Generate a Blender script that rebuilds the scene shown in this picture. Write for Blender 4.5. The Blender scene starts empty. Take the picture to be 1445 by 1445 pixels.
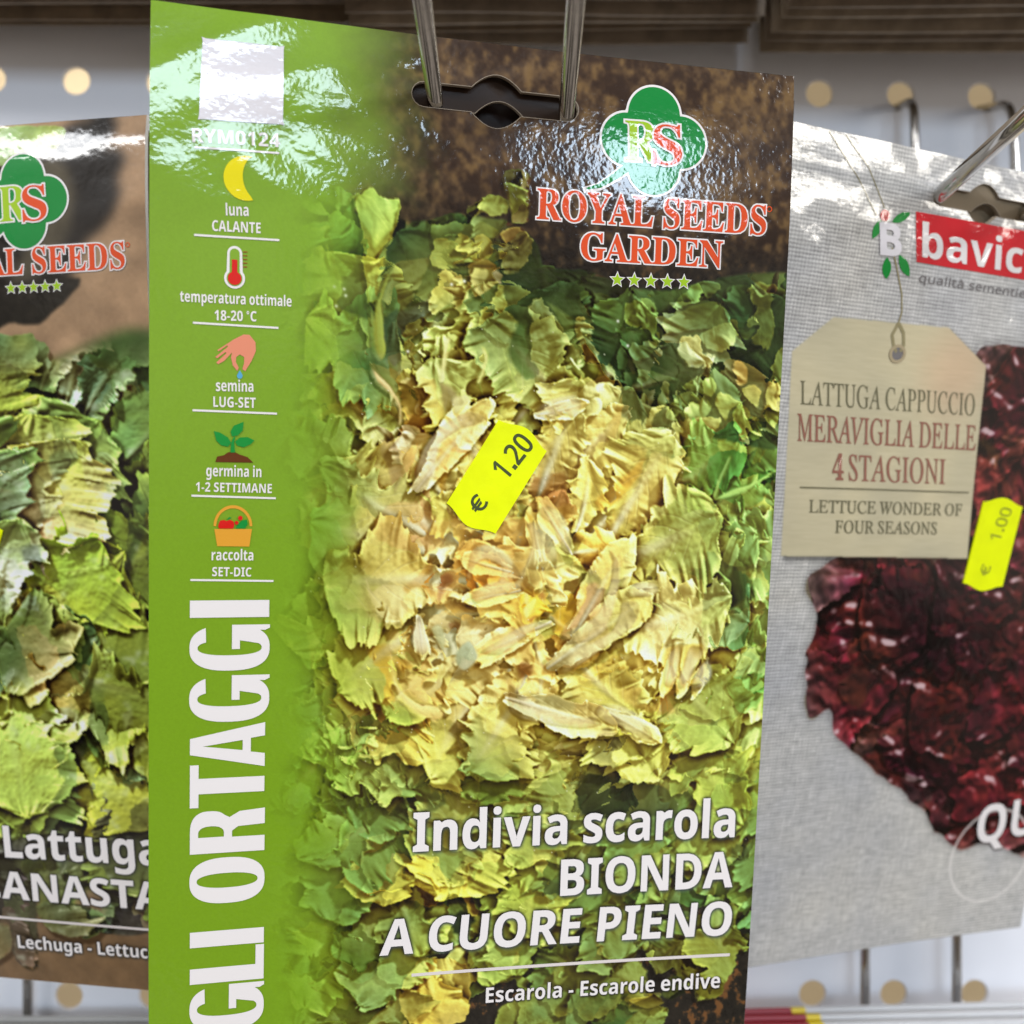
import bpy, bmesh, math, random
import numpy as np
from mathutils import Matrix, Vector
from mathutils.geometry import tessellate_polygon

# ------------------------------------------------------------------ camera, world, lamps, exposure
scene = bpy.context.scene
COL = scene.collection
EYE = Vector((0.0, 0.0, 1.4))
cam = bpy.data.cameras.new('camera')
cam.sensor_width = 36.0
cam.lens = 36.0
cam.clip_start = 0.01
cam.clip_end = 50.0
cam.dof.use_dof = True
cam.dof.focus_distance = 0.188
cam.dof.aperture_fstop = 15.0
cam_obj = bpy.data.objects.new('camera', cam)
COL.objects.link(cam_obj)
cam_obj.location = EYE
cam_obj.rotation_euler = (math.radians(90), 0, 0)
scene.camera = cam_obj

world = bpy.data.worlds.new('World')
scene.world = world
world.use_nodes = True
wn, wl_ = world.node_tree.nodes, world.node_tree.links
bgn = wn['Background']
bgn.inputs[1].default_value = 1.0
w_tc = wn.new('ShaderNodeTexCoord')
w_sep = wn.new('ShaderNodeSeparateXYZ')
w_ramp = wn.new('ShaderNodeValToRGB')                # the shop: pale ceiling above, darker aisle below
cr = w_ramp.color_ramp
cr.elements[0].position, cr.elements[0].color = 0.0, (0.24, 0.21, 0.18, 1)
cr.elements[1].position, cr.elements[1].color = 1.0, (0.52, 0.52, 0.52, 1)
for pos, val in ((0.44, (0.26, 0.225, 0.19, 1)), (0.56, (0.28, 0.25, 0.22, 1)), (0.68, (0.40, 0.39, 0.38, 1))):
    e = cr.elements.new(pos)
    e.color = val
w_map = wn.new('ShaderNodeMath')
w_map.operation = 'MULTIPLY_ADD'
w_map.inputs[1].default_value = 0.5
w_map.inputs[2].default_value = 0.5
w_no = wn.new('ShaderNodeTexNoise')                  # shelves, aisles, goods
w_no.inputs['Scale'].default_value = 5.0
w_no.inputs['Detail'].default_value = 3.0
w_nr = wn.new('ShaderNodeValToRGB')
w_nr.color_ramp.elements[0].position, w_nr.color_ramp.elements[0].color = 0.38, (0.12, 0.11, 0.10, 1)
w_nr.color_ramp.elements[1].position, w_nr.color_ramp.elements[1].color = 0.62, (1.75, 1.75, 1.8, 1)
w_mix = wn.new('ShaderNodeMixRGB')
w_mix.blend_type = 'MULTIPLY'
w_mix.inputs[0].default_value = 1.0
wl_.new(w_tc.outputs['Generated'], w_sep.inputs[0])
wl_.new(w_tc.outputs['Generated'], w_no.inputs['Vector'])
wl_.new(w_sep.outputs['Z'], w_map.inputs[0])
wl_.new(w_map.outputs[0], w_ramp.inputs[0])
wl_.new(w_no.outputs['Fac'], w_nr.inputs[0])
wl_.new(w_ramp.outputs[0], w_mix.inputs[1])
wl_.new(w_nr.outputs[0], w_mix.inputs[2])
wl_.new(w_mix.outputs[0], bgn.inputs[0])

scene.view_settings.view_transform = 'Standard'
scene.view_settings.look = 'None'
scene.view_settings.exposure = 0.0
scene.view_settings.gamma = 1.0
scene.view_settings.use_curve_mapping = False


def place_lamp(azimuth, elevation, dist, length, height, color, radiance):
    """a row of shop ceiling tubes, or an added lamp, seen from the shelf at this azimuth / elevation (degrees)"""
    a, e = math.radians(azimuth), math.radians(elevation)
    d = Vector((math.sin(a) * math.cos(e), -math.cos(a) * math.cos(e), math.sin(e)))
    li = bpy.data.lights.new('area_lamp', 'AREA')
    li.shape = 'RECTANGLE'
    li.size, li.size_y = length, height
    li.color = color
    li.energy = radiance * math.pi * length * height
    ob = bpy.data.objects.new('area_lamp', li)
    COL.objects.link(ob)
    ob.location = EYE + d * dist
    z = d
    x = Vector((0, 0, 1)).cross(z).normalized()
    y = z.cross(x)
    ob.matrix_world = Matrix.Translation(ob.location) @ Matrix((x, y, z)).transposed().to_4x4()


COOL, WARM = (0.66, 0.82, 1.0), (1.0, 0.95, 0.86)
place_lamp(10, 15.6, 5.0, 1.4, 0.76, COOL, 19)
place_lamp(30.4, 13.6, 4.6, 0.34, 0.62, COOL, 24)  # small lamp sized and aimed to put a glare patch on the brand emblem
place_lamp(5, 42, 3.2, 2.2, 0.24, (1, 0.98, 0.95), 10)
place_lamp(-8, 58, 2.4, 2.2, 0.22, (1, 0.98, 0.95), 11)
place_lamp(57, 24, 3.6, 2.0, 0.34, (0.95, 0.97, 1.0), 18)  # added side lamp, brightens the lower right of the board
place_lamp(-56, 27, 3.6, 2.0, 0.34, (0.95, 0.97, 1.0), 19)  # added side lamp, brightens the lower left of the board
place_lamp(65, 3.4, 4.0, 1.3, 0.34, WARM, 19)  # near eye level, placed for the warm glare on the right packet
place_lamp(-46, 25, 4.5, 0.8, 0.14, WARM, 18)

ESCAROLE=[
((42,62,36),'d',0,[299,317,434,322,521,306,605,309,667,351,670,452,559,489,433,527,389,499,308,473]),
((122,160,62),'l',[248,507],[246,342,293,333,307,400,320,436,308,470,218,478,216,330]),
((112,150,62),'l',[330,351],[248,304,275,281,313,274,335,291,332,315,299,323,260,317]),
((70,112,48),'s',0,[293,315,335,314,345,356,337,416,316,424,303,383]),
((152,170,74),'l',[376,499],[335,288,359,268,377,278,396,285,411,283,415,302,403,339,392,395,378,463,369,466,359,421,349,373,341,320]),
((84,92,48),'s',[401,498],[411,396,436,390,470,385,458,421,438,462,413,491,388,486,388,456,396,422]),
((128,138,60),'r',0,[399,412,405,406,388,462,392,499,399,544,390,566,377,545,373,500,378,463]),
((50,58,56),'d',0,[395,489,432,475,475,451,479,484,433,512,430,552,415,578,399,560]),
((52,82,46),'s',0,[474,319,521,300,579,320,599,340,523,346,479,364]),
((134,152,66),'f',[570,339],[534,293,559,274,581,267,607,275,604,296,582,304,559,297,547,307]),
((96,116,56),'l',[628,335],[596,229,618,215,644,222,649,265,644,306,618,308,607,268]),
((146,158,68),'f',[541,422],[479,356,510,350,526,341,548,347,556,384,524,395,477,395]),
((152,156,72),'l',[573,407],[551,350,565,335,582,354,578,382,559,377]),
((182,170,66),'f',[627,379],[599,331,621,317,644,328,647,343,632,353,613,352]),
((152,156,72),'l',[612,424],[593,353,619,351,635,347,655,339,646,378,621,404,601,393]),
((148,132,76),'s',[565,458],[540,397,559,379,578,385,598,399,602,412,567,445,551,440]),
((196,186,100),'f',[546,490],[472,451,487,431,485,410,499,397,518,405,544,422,551,440,536,459,504,471,482,484]),
((170,180,90),'f',[532,648],[429,506,451,492,473,494,495,493,504,467,529,460,559,477,586,513,613,543,638,600,644,620,499,626,473,606,454,601,431,580,427,537]),
((178,188,94),'f',[627,565],[562,470,581,457,602,424,614,468,635,504,622,527,593,516,566,495]),
((214,208,140),'r',0,[492,599,497,549,502,521,510,523,505,555,503,599]),
((208,206,130),'r',0,[560,597,574,558,569,533,581,548,578,570,568,599]),
((50,80,46),'d',0,[634,492,656,471,658,516,675,579,654,589,620,546]),
((36,52,34),'d',0,[608,405,746,386,891,415,1164,372,1165,682,1033,686,829,648,734,515,628,487]),
((62,92,50),'s',[861,543],[748,430,790,424,835,452,830,497,786,485,760,456]),
((66,100,54),'s',0,[829,490,872,484,896,521,875,543,845,530]),
((124,148,64),'l',[896,528],[841,438,884,429,900,452,894,480,903,514,892,521,879,484,858,485,835,469]),
((98,122,58),'l',[916,479],[928,440,963,401,1003,391,1018,404,986,430,950,442]),
((66,92,52),'s',0,[908,472,965,442,1031,431,1033,473,967,483,923,492]),
((58,86,48),'s',0,[1029,404,1070,398,1090,428,1077,464,1093,477,1075,499,1036,466]),
((136,156,74),'f',[1104,546],[1074,411,1095,389,1129,395,1124,437,1130,475,1121,511,1087,509,1100,473,1077,471,1094,438]),
((112,128,62),'l',[993,551],[982,493,1022,470,1055,465,1057,499,1028,522,998,516]),
((210,204,124),'f',[973,594],[939,519,950,501,979,496,988,524,1017,526,1000,551,963,553,952,546]),
((70,100,60),'s',0,[833,572,876,560,913,569,942,578,906,583,863,598,841,599]),
((196,172,100),'s',0,[1055,542,1066,538,1082,554,1083,576,1065,580]),
((152,162,78),'l',[1091,639],[1073,590,1095,579,1110,589,1105,617,1085,607]),
((140,155,70),'l',[1142,673],[1140,517,1155,516,1152,587,1145,658,1121,638,1122,588]),
((134,158,78),'s',[975,629],[958,588,983,569,1008,568,1022,585,1010,607,988,600,969,599]),
((112,138,72),'s',[918,666],[923,631,948,605,984,601,1011,624,998,646,957,654,928,652]),
((164,174,88),'s',[1005,642],[1018,617,1032,595,1074,615,1049,633,1043,651]),
((124,152,62),'f',[1052,676],[1075,618,1098,639,1118,663,1105,684,1074,675,1057,637]),
((158,160,90),'l',[883,699],[914,586,926,584,926,617,902,646,889,674,884,660,901,621]),
((190,196,110),'f',[720,604],[655,465,675,438,682,450,700,466,719,496,741,521,757,551,732,552,711,543,691,571,662,559,660,512]),
((202,192,100),'f',[770,602],[738,478,750,472,776,489,773,520,792,546,764,548,748,521]),
((88,108,56),'d',0,[682,444,729,471,740,494,749,535,727,512,700,463]),
((184,194,104),'f',[772,650],[687,571,718,556,746,548,789,546,814,552,823,579,817,611,792,615,745,603,720,611,695,598]),
((156,170,84),'s',[756,616],[726,570,753,552,786,557,783,581,755,599,737,590]),
((150,126,66),'s',0,[822,644,839,607,837,654,824,698,801,695,787,725]),
((220,204,128),'l',[755,865],[665,649,693,623,752,606,788,576,818,557,835,607,822,647,801,681,784,725,762,762,754,821,741,785,735,748,699,775,676,757,689,702,710,676]),
((240,230,198),'r',0,[668,645,701,623,745,614,760,628,747,653,728,647,695,659]),
((112,82,50),'d',0,[766,755,787,710,797,681,816,695,795,717,781,751]),
((148,104,58),'d',0,[677,771,728,756,742,807,709,826,678,808]),
((226,206,116),'l',[762,836],[755,762,780,740,798,699,840,709,866,704,894,715,865,745,828,775,798,806,768,813]),
((208,152,50),'d',0,[791,809,835,772,887,726,873,767,844,805,815,827,800,831]),
((228,206,130),'l',[847,864],[845,816,875,797,891,737,902,718,941,728,972,724,966,765,945,810,915,841,886,863,854,849]),
((200,194,104),'f',[888,752],[839,687,868,653,900,678,930,669,951,691,940,717,902,714,870,697]),
((172,178,98),'l',[924,706],[938,662,983,645,1034,647,1021,681,1002,704,962,683]),
((66,112,48),'s',[1008,809],[1011,726,1042,707,1085,713,1103,746,1147,741,1137,783,1095,818,1047,800,1018,786]),
((150,182,92),'r',0,[1023,803,1061,781,1097,769,1147,741,1147,745,1097,780,1058,796]),
((130,160,80),'r',0,[1023,793,1033,763,1050,721,1056,721,1041,763,1031,801]),
((122,152,66),'f',[978,847],[962,750,992,738,990,779,1010,786,1008,816,973,821]),
((188,192,114),'s',[866,933],[868,901,909,874,969,828,1000,816,997,835,948,863,911,901,889,927]),
((188,196,112),'f',[929,957],[934,908,956,862,991,862,1012,884,1002,931,936,932]),
((132,156,72),'f',[1031,956],[1039,884,1044,831,1108,833,1131,882,1134,930,1054,929]),
((236,218,168),'r',0,[679,826,708,818,736,843,750,880,746,914,730,888,710,851]),
((228,172,62),'d',0,[657,841,679,837,672,852,677,888,667,922,659,885]),
((242,226,182),'r',0,[665,852,691,851,714,877,724,934,668,934,677,888]),
((228,192,104),'l',[768,977],[754,921,782,865,816,853,830,827,844,886,850,933,758,933]),
((242,222,142),'f',0,[747,843,773,821,789,846,770,861]),
((122,102,70),'d',0,[392,737,391,711,406,695,426,723,430,776,417,803,409,779]),
((178,184,114),'f',[381,817],[320,656,338,648,356,652,379,654,398,672,404,690,391,716,392,742,406,769,409,790,393,800,364,790,335,778,325,755,309,724,293,709,321,703]),
((128,118,52),'s',[436,710],[372,572,396,576,422,587,428,611,450,631,456,662,435,678,424,679,424,650,407,622,386,602]),
((224,196,136),'r',0,[372,577,383,602,407,624,421,650,421,679,427,676,426,644,407,611,383,589]),
((174,134,58),'s',[468,719],[454,596,483,598,495,637,509,652,499,673,467,698,435,683,440,662,461,656]),
((238,218,168),'f',0,[420,603,433,592,454,604,463,630,470,659,453,657,455,630,438,610]),
((94,70,45),'d',0,[494,603,510,605,527,622,519,636,512,660,500,636]),
((210,198,144),'r',0,[516,631,540,619,551,627,535,648,522,657]),
((208,164,98),'s',[443,789],[428,723,451,699,478,698,458,736,451,778,432,757]),
((228,204,168),'f',0,[404,692,425,684,446,694,452,704,431,723,415,710]),
((216,156,66),'d',0,[500,708,523,697,586,695,588,759,534,787,497,799,490,761]),
((238,210,154),'s',0,[526,696,558,685,586,695,573,719,549,720,532,718]),
((238,216,160),'s',0,[515,761,522,750,560,728,534,782,508,809]),
((242,228,212),'r',0,[449,789,451,773,468,719,499,679,541,651,563,650,582,660,566,671,534,680,500,705,492,729,488,761,475,794,462,802]),
((196,150,94),'s',[428,816],[384,851,412,819,454,813,487,836,504,868,484,896,457,917,420,907,382,880]),
((226,186,100),'f',0,[359,896,382,878,420,904,452,917,442,935,357,935]),
((218,214,144),'f',0,[365,801,383,801,391,819,402,827,386,840,379,870,372,896,354,896,358,870,376,848,373,817]),
((152,98,62),'d',0,[533,917,555,906,555,934,531,935]),
((200,160,90),'d',0,[494,855,672,853,680,1050,597,1088,496,1012]),
((230,198,112),'f',[427,869],[352,897,407,896,450,912,472,939,467,958,438,971,403,958,366,944]),
((218,202,170),'s',[437,1031],[369,950,382,977,403,966,438,969,449,990,442,1018,418,1039,394,1017,377,985]),
((172,122,52),'d',0,[438,969,472,942,493,912,494,944,490,985,473,974,457,985]),
((236,214,150),'f',0,[438,985,457,974,476,977,496,1004,474,1015,450,1004]),
((242,222,172),'f',0,[493,912,509,895,518,852,532,868,532,917,518,936,505,955,497,972,491,939]),
((106,62,44),'d',0,[505,955,521,947,532,963,511,980,501,1002]),
((210,146,58),'d',0,[554,966,564,911,605,906,642,938,648,960,571,983]),
((242,226,188),'r',0,[554,944,563,903,590,892,619,903,644,927,659,952,640,960,615,961,622,936,591,919,570,928,557,961]),
((228,184,94),'d',0,[512,1013,567,1016,643,977,667,1005,663,1044,596,1049,529,1032]),
((244,226,180),'r',0,[563,985,593,966,626,960,663,971,655,985,621,983,591,994,572,1002]),
((240,218,164),'f',0,[519,985,543,963,560,974,566,996,583,1005,573,1018,545,1007,528,999]),
((238,212,134),'f',0,[565,1027,600,1016,623,1021,640,1024,637,1038,612,1030,584,1038]),
((236,186,52),'f',0,[650,994,674,969,691,983,704,1010,716,1024,668,1041,659,1019]),
((246,218,124),'r',0,[662,1013,683,991,689,999,671,1033]),
((116,58,34),'d',0,[689,983,700,977,702,996,692,991]),
((116,58,34),'d',0,[671,1033,687,1027,680,1041]),
((228,208,172),'s',0,[565,1051,596,1041,638,1055,610,1071,581,1093,569,1071]),
((244,230,194),'r',0,[583,1093,619,1071,660,1047,702,1036,721,1044,680,1055,653,1077,620,1099]),
((190,174,130),'s',[516,1142],[459,1037,474,1015,509,1015,526,1026,562,1040,569,1071,584,1104,557,1129,494,1125,471,1097,454,1070]),
((84,52,40),'d',0,[521,1043,535,1037,546,1046,538,1054,524,1051]),
((226,216,198),'r',0,[454,1070,464,1031,472,1026,475,1053,487,1087,479,1097,465,1092]),
((168,168,142),'r',0,[539,1093,563,1071,581,1104,557,1129,540,1115]),
((176,172,140),'r',0,[491,1048,508,1043,519,1070,514,1092,500,1070]),
((192,162,98),'d',0,[423,1102,455,1111,467,1136,499,1136,522,1159,517,1192,484,1186,449,1169,429,1141]),
((206,146,52),'d',0,[424,1107,444,1102,458,1116,434,1130]),
((222,194,128),'r',0,[414,1085,420,1091,423,1127,440,1163,468,1186,507,1195,524,1212,502,1223,469,1205,435,1171,418,1127]),
((220,196,136),'s',0,[414,1064,427,1053,457,1070,477,1103,499,1128,461,1114,417,1085]),
((214,184,116),'r',0,[451,1158,467,1136,478,1142,478,1158,489,1172,484,1189]),
((186,138,42),'d',0,[377,1085,414,1080,418,1127,435,1185,411,1195,392,1151]),
((152,166,78),'f',[352,1030],[300,1046,348,1084,380,1101,408,1146,398,1192,369,1194,303,1228]),
((160,162,98),'s',[573,1199],[546,1224,590,1217,602,1245,628,1260,604,1291,570,1293,553,1266]),
((228,200,136),'f',[564,1256],[515,1187,527,1154,552,1149,571,1143,600,1161,603,1189,582,1214,563,1239,540,1221,523,1207]),
((208,184,128),'s',0,[563,1138,598,1116,629,1111,654,1105,652,1125,630,1144,628,1184,603,1186,594,1158]),
((238,218,130),'f',[601,1214],[590,1217,615,1206,631,1184,652,1213,670,1247,631,1255,602,1240]),
((118,138,62),'f',[435,1168],[372,1208,435,1185,458,1219,443,1280,384,1289,362,1263]),
((192,192,100),'f',0,[383,1236,407,1212,431,1223,418,1259,397,1281,376,1269]),
((204,200,100),'f',[502,1226],[456,1244,497,1231,519,1260,526,1295,449,1292,451,1263]),
((202,204,122),'f',0,[855,913,886,892,908,891,906,919,881,926]),
((208,200,124),'l',[847,979],[858,986,868,965,911,958,954,943,998,946,1014,978,1013,1038,991,1038,968,1007,931,1000,884,996]),
((244,234,196),'r',0,[862,986,875,965,919,965,926,979,905,989]),
((170,118,78),'d',0,[776,969,818,969,806,1021,772,1045,737,1062,757,1031]),
((230,188,88),'l',[798,996],[777,914,815,899,831,927,826,972,804,972,807,955,785,934]),
((242,218,154),'l',[708,1017],[663,952,679,904,720,900,743,931,771,945,755,983,728,1007,706,969,689,976]),
((228,162,42),'f',[710,1066],[718,1024,752,986,776,965,780,983,774,1010,744,1038,730,1062,723,1041]),
((242,226,186),'r',0,[824,896,845,920,847,962,838,1014,822,1052,795,1073,738,1080,741,1062,779,1045,807,1024,823,989,832,955,834,923]),
((232,208,114),'l',0,[863,1000,891,996,906,1003,900,1031,872,1052,882,1031]),
((244,232,190),'r',0,[704,1114,728,1097,795,1080,837,1056,853,1021,856,1000,884,996,892,1010,879,1045,838,1077,789,1112,748,1136,716,1132]),
((226,186,90),'l',0,[783,1136,825,1115,849,1102,854,1130,812,1151,780,1150]),
((232,216,146),'l',[886,1194],[853,1109,888,1084,909,1063,946,1081,942,1138,914,1170,863,1173,855,1144]),
((228,204,144),'f',[962,1117],[900,1038,932,1021,976,1021,1010,1042,1027,1081,982,1077,942,1081,916,1067]),
((200,160,60),'d',0,[940,1102,961,1081,1019,1081,1029,1117,987,1174,943,1174]),
((242,236,212),'r',0,[947,1163,945,1138,954,1099,975,1081,973,1117,965,1163]),
((242,236,212),'r',0,[972,1167,985,1120,997,1085,1024,1092,1004,1131,987,1167]),
((244,240,222),'r',0,[998,1170,1018,1124,1036,1110,1041,1146,1020,1171]),
((156,140,44),'d',0,[999,1124,1020,1099,1024,1106,1004,1138]),
((154,158,84),'l',[1015,1067],[1027,1081,1017,1042,1061,1031,1108,1013,1142,1016,1106,1045,1071,1085]),
((178,188,88),'f',[1019,1146],[1036,1117,1053,1088,1102,1099,1121,1117,1074,1135,1038,1156]),
((228,198,114),'f',0,[827,1151,854,1133,859,1158,876,1201,842,1186]),
((190,150,80),'d',0,[856,1169,943,1170,967,1210,938,1220,887,1208]),
((224,206,120),'f',0,[893,1184,914,1170,940,1170,934,1198,904,1194]),
((190,180,102),'l',[750,1206],[667,1225,716,1235,788,1246,830,1240,800,1285,747,1287,693,1265]),
((228,208,144),'f',[752,1241],[723,1149,777,1150,781,1168,825,1190,812,1221,765,1221,722,1206,700,1170]),
((166,160,116),'d',0,[671,1166,714,1181,760,1171,771,1196,758,1213,708,1198]),
((106,58,40),'d',0,[656,1128,669,1114,686,1124,681,1142,664,1145]),
((230,220,192),'r',0,[643,1155,665,1173,708,1205,762,1220,815,1222,827,1236,788,1244,716,1234,667,1222,645,1204]),
((66,62,38),'d',0,[807,1282,831,1243,868,1265,847,1294,864,1337,828,1336]),
((244,238,206),'r',0,[810,1214,821,1197,858,1201,902,1223,929,1259,919,1270,867,1244,838,1236]),
((206,206,100),'f',[909,1209],[847,1290,868,1273,860,1247,910,1245,933,1267,952,1274,954,1311,922,1339,897,1353,870,1323]),
((38,50,32),'d',0,[791,1332,901,1349,964,1369,978,1421,795,1415]),
((146,166,72),'l',[1041,1211],[958,1238,1005,1239,1065,1244,1077,1262,1032,1327,968,1380,969,1314,1004,1290]),
((82,122,48),'s',0,[1071,1153,1145,1135,1146,1193,1101,1219,1077,1186]),
((168,178,88),'f',0,[1024,1167,1057,1164,1086,1218,1042,1232,978,1203]),
((188,198,98),'l',0,[1074,1280,1094,1226,1142,1212,1148,1263,1113,1295]),
((168,182,78),'l',0,[1051,1327,1098,1299,1146,1285,1148,1355,1100,1343]),
((122,146,58),'l',0,[1064,1357,1143,1362,1146,1412,1059,1401]),
((178,168,62),'f',0,[411,1557,438,1524,459,1485,514,1489,539,1560,500,1580]),
((142,158,72),'l',0,[583,1545,651,1537,677,1591,631,1606]),
((194,170,70),'f',[531,1665],[449,1759,492,1685,572,1703,586,1788,564,1824,473,1816]),
((144,142,62),'l',0,[904,1799,952,1789,977,1809,948,1820]),
((126,146,62),'f',[649,1467],[582,1504,673,1491,721,1540,711,1593,643,1613,590,1586]),
((150,160,70),'f',0,[677,1591,745,1571,794,1622,773,1669,703,1670]),
((120,140,60),'l',0,[950,1642,1058,1622,1142,1589,1121,1637,1012,1669]),
]
LETTUCE=[
((38,34,30),'d',0,[964,12,1069,-1,1087,24,1060,58,1095,68,1103,97,1086,124,1094,164,1062,218,1012,255,950,357,769,349,778,105,937,66]),
((84,76,60),'d',0,[914,73,972,89,993,158,968,253,907,314,839,330,888,233]),
((152,172,92),'l',0,[779,7,959,11,964,44,941,67,919,69,778,88]),
((44,40,34),'d',0,[769,347,996,324,963,371,902,417,839,411,764,433]),
((108,128,70),'f',[847,575],[782,437,879,437,918,467,924,512,886,535,852,505,778,499]),
((94,110,74),'l',[970,644],[938,512,980,485,1011,490,1031,515,1058,520,1046,564,991,595,939,561]),
((178,188,172),'r',0,[932,536,973,525,1007,563,983,587,947,586,926,561]),
((98,128,58),'l',[1012,702],[1061,540,1094,493,1136,530,1131,622,1052,621]),
((172,186,162),'r',0,[1066,532,1097,517,1113,549,1068,576]),
((152,168,62),'l',[839,699],[780,540,858,559,894,560,881,617,839,624,823,657,770,681]),
((168,178,82),'l',[897,783],[839,624,909,618,912,700,900,750,865,724,845,678]),
((130,156,54),'l',[920,721],[941,684,999,620,1046,580,1052,621,1014,661,977,685]),
((110,140,60),'l',[973,742],[1052,629,1132,602,1127,703,1065,702,1040,669]),
((54,84,38),'d',0,[903,700,945,684,989,701,965,734,914,742]),
((148,168,60),'l',[882,867],[899,758,942,734,994,693,1048,698,1059,727,1008,763,1042,793,1040,822,981,830,920,850,885,833]),
((196,206,182),'r',0,[985,697,1039,694,1060,719,1003,763,987,743]),
((178,188,142),'s',0,[769,698,834,695,859,741,843,774,764,761]),
((40,62,32),'d',0,[1035,755,1080,748,1121,797,1117,867,1056,851,975,855,1040,817]),
((182,172,130),'f',0,[763,774,834,770,877,816,856,842,812,816,759,824]),
((150,160,60),'l',0,[783,816,839,825,859,867,825,886,778,880]),
((110,126,46),'l',[988,1191],[972,1088,1049,957,1117,877,1117,1162,1016,1173,954,1149]),
((36,50,28),'d',0,[1071,902,1119,832,1108,877,1029,990,966,1106,988,1191,944,1158,933,1115]),
((142,168,52),'l',[873,992],[890,890,913,827,947,798,1014,798,1075,828,1070,915,1043,978,999,1033,962,1037,924,991,885,953]),
((194,208,124),'r',0,[927,945,983,928,1070,911,1070,915,987,938]),
((196,168,102),'f',0,[853,884,865,843,908,827,896,865,871,886]),
((34,38,24),'d',0,[829,894,871,886,880,958,856,962]),
((156,166,144),'l',0,[748,903,813,915,840,992,851,1030,796,1014,743,963]),
((190,190,90),'f',0,[888,974,924,995,919,1055,899,1073,880,1021]),
((32,50,28),'d',0,[875,1321,951,1305,962,1226,1031,1224,1038,1263,998,1303,943,1353,925,1403,941,1500,831,1506]),
((178,152,82),'f',[813,1327],[797,1061,839,1061,883,1103,899,1137,931,1145,968,1204,953,1287,904,1311,872,1308,840,1282,813,1152]),
((166,186,82),'f',[736,1375],[718,1251,812,1165,838,1195,892,1228,951,1244,948,1292,871,1312,883,1400,844,1460,821,1506,693,1513]),
((210,214,180),'r',0,[828,1261,906,1232,950,1257,943,1292,882,1299]),
((132,142,46),'f',[1054,1539],[1005,1208,1104,1218,1094,1492,931,1501,934,1354,996,1325,1009,1277]),
((194,198,174),'r',0,[1001,1321,1090,1296,1088,1326,1023,1342]),
((190,196,172),'r',0,[961,1419,1031,1354,1085,1361,1064,1406,996,1448]),
((42,40,33),'d',0,[1036,1456,1100,1457,1079,1726,937,1744,970,1661,967,1605,692,1606,697,1553,765,1525,908,1521,1031,1515]),
((150,156,54),'f',0,[938,1407,1087,1420,1044,1460,1032,1511,956,1535,908,1517]),
((150,172,72),'f',0,[713,1397,890,1389,871,1421,825,1471,766,1513,699,1533]),
((120,140,50),'f',0,[771,1593,952,1590,965,1621,880,1643,796,1632]),
((36,33,29),'d',0,[693,1590,765,1602,792,1673,781,1840,741,1848,721,1803,724,1744,677,1735]),
((92,114,62),'f',0,[789,1698,867,1684,942,1695,964,1722,909,1767,826,1753]),
((70,90,46),'l',0,[675,1748,723,1752,721,1803,676,1841,664,1833]),
]
ICONS={'hand':[('skin',[1096,5619,1367,5423,1528,5332,1625,5333,1725,5454,1733,5604,1663,5774,1561,5952,1512,5921,1540,5813,1539,5713,1467,5673,1409,5720,1403,5803,1453,5900,1427,5955,1355,5865,1322,5734,1337,5647,1210,5796,1114,5856,1081,5828,1247,5664,1234,5645,1100,5754,1061,5740,1272,5551,1259,5531,1118,5638])],'drop':[('water',[1469,5943,1499,5992,1519,6031,1503,6072,1471,6087,1438,6075,1422,6035,1441,5994])],'leaf':[('leafgreen',[1051,6993,1155,7016,1285,7096,1338,7186,1287,7255,1173,7234,1091,7153]),('leafgreen',[1544,6819,1529,6971,1448,7058,1350,7078,1327,6994,1381,6891]),('leafgreen',[1728,7134,1612,7080,1481,7091,1403,7164,1437,7231,1548,7258,1662,7204]),('leafgreen',[1327,7355,1338,7186,1383,7077,1409,7083,1390,7178,1405,7353])],'soil':[('soilbrown',[1078,7524,1110,7428,1223,7402,1288,7350,1385,7337,1484,7385,1616,7426,1709,7519])],'basket':[('orange',[1071,8683,1702,8678,1662,8989,1122,8984])],'handle':[('orange',[1057,8635,1061,8578,1072,8522,1091,8469,1117,8420,1150,8376,1188,8338,1231,8308,1278,8285,1327,8271,1378,8266,1429,8270,1478,8282,1526,8304,1570,8333,1609,8370,1643,8414,1671,8463,1691,8516,1703,8572,1708,8630,1662,8630,1658,8581,1647,8533,1630,8488,1606,8447,1577,8410,1543,8378,1505,8353,1465,8335,1422,8324,1378,8321,1335,8325,1292,8337,1252,8356,1215,8382,1182,8414,1154,8451,1132,8493,1116,8538,1106,8586,1103,8635])],'apple':[('red',[1142,8593,1167,8535,1233,8524,1272,8541,1331,8520,1390,8547,1407,8615,1385,8674,1155,8675,1132,8638])],'berry':[('red',[1544,8487,1539,8507,1525,8523,1505,8528,1485,8523,1471,8508,1465,8487,1470,8467,1485,8452,1504,8446,1524,8451,1539,8466]),('red',[1476,8570,1472,8587,1460,8600,1443,8604,1427,8600,1415,8588,1410,8570,1414,8553,1426,8541,1443,8536,1459,8540,1471,8553])],'cucumber':[('leafgreen',[1424,8673,1463,8594,1535,8531,1614,8513,1632,8593,1583,8672]),('leafgreen',[1272,8520,1317,8472,1357,8478,1318,8513])]}
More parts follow.
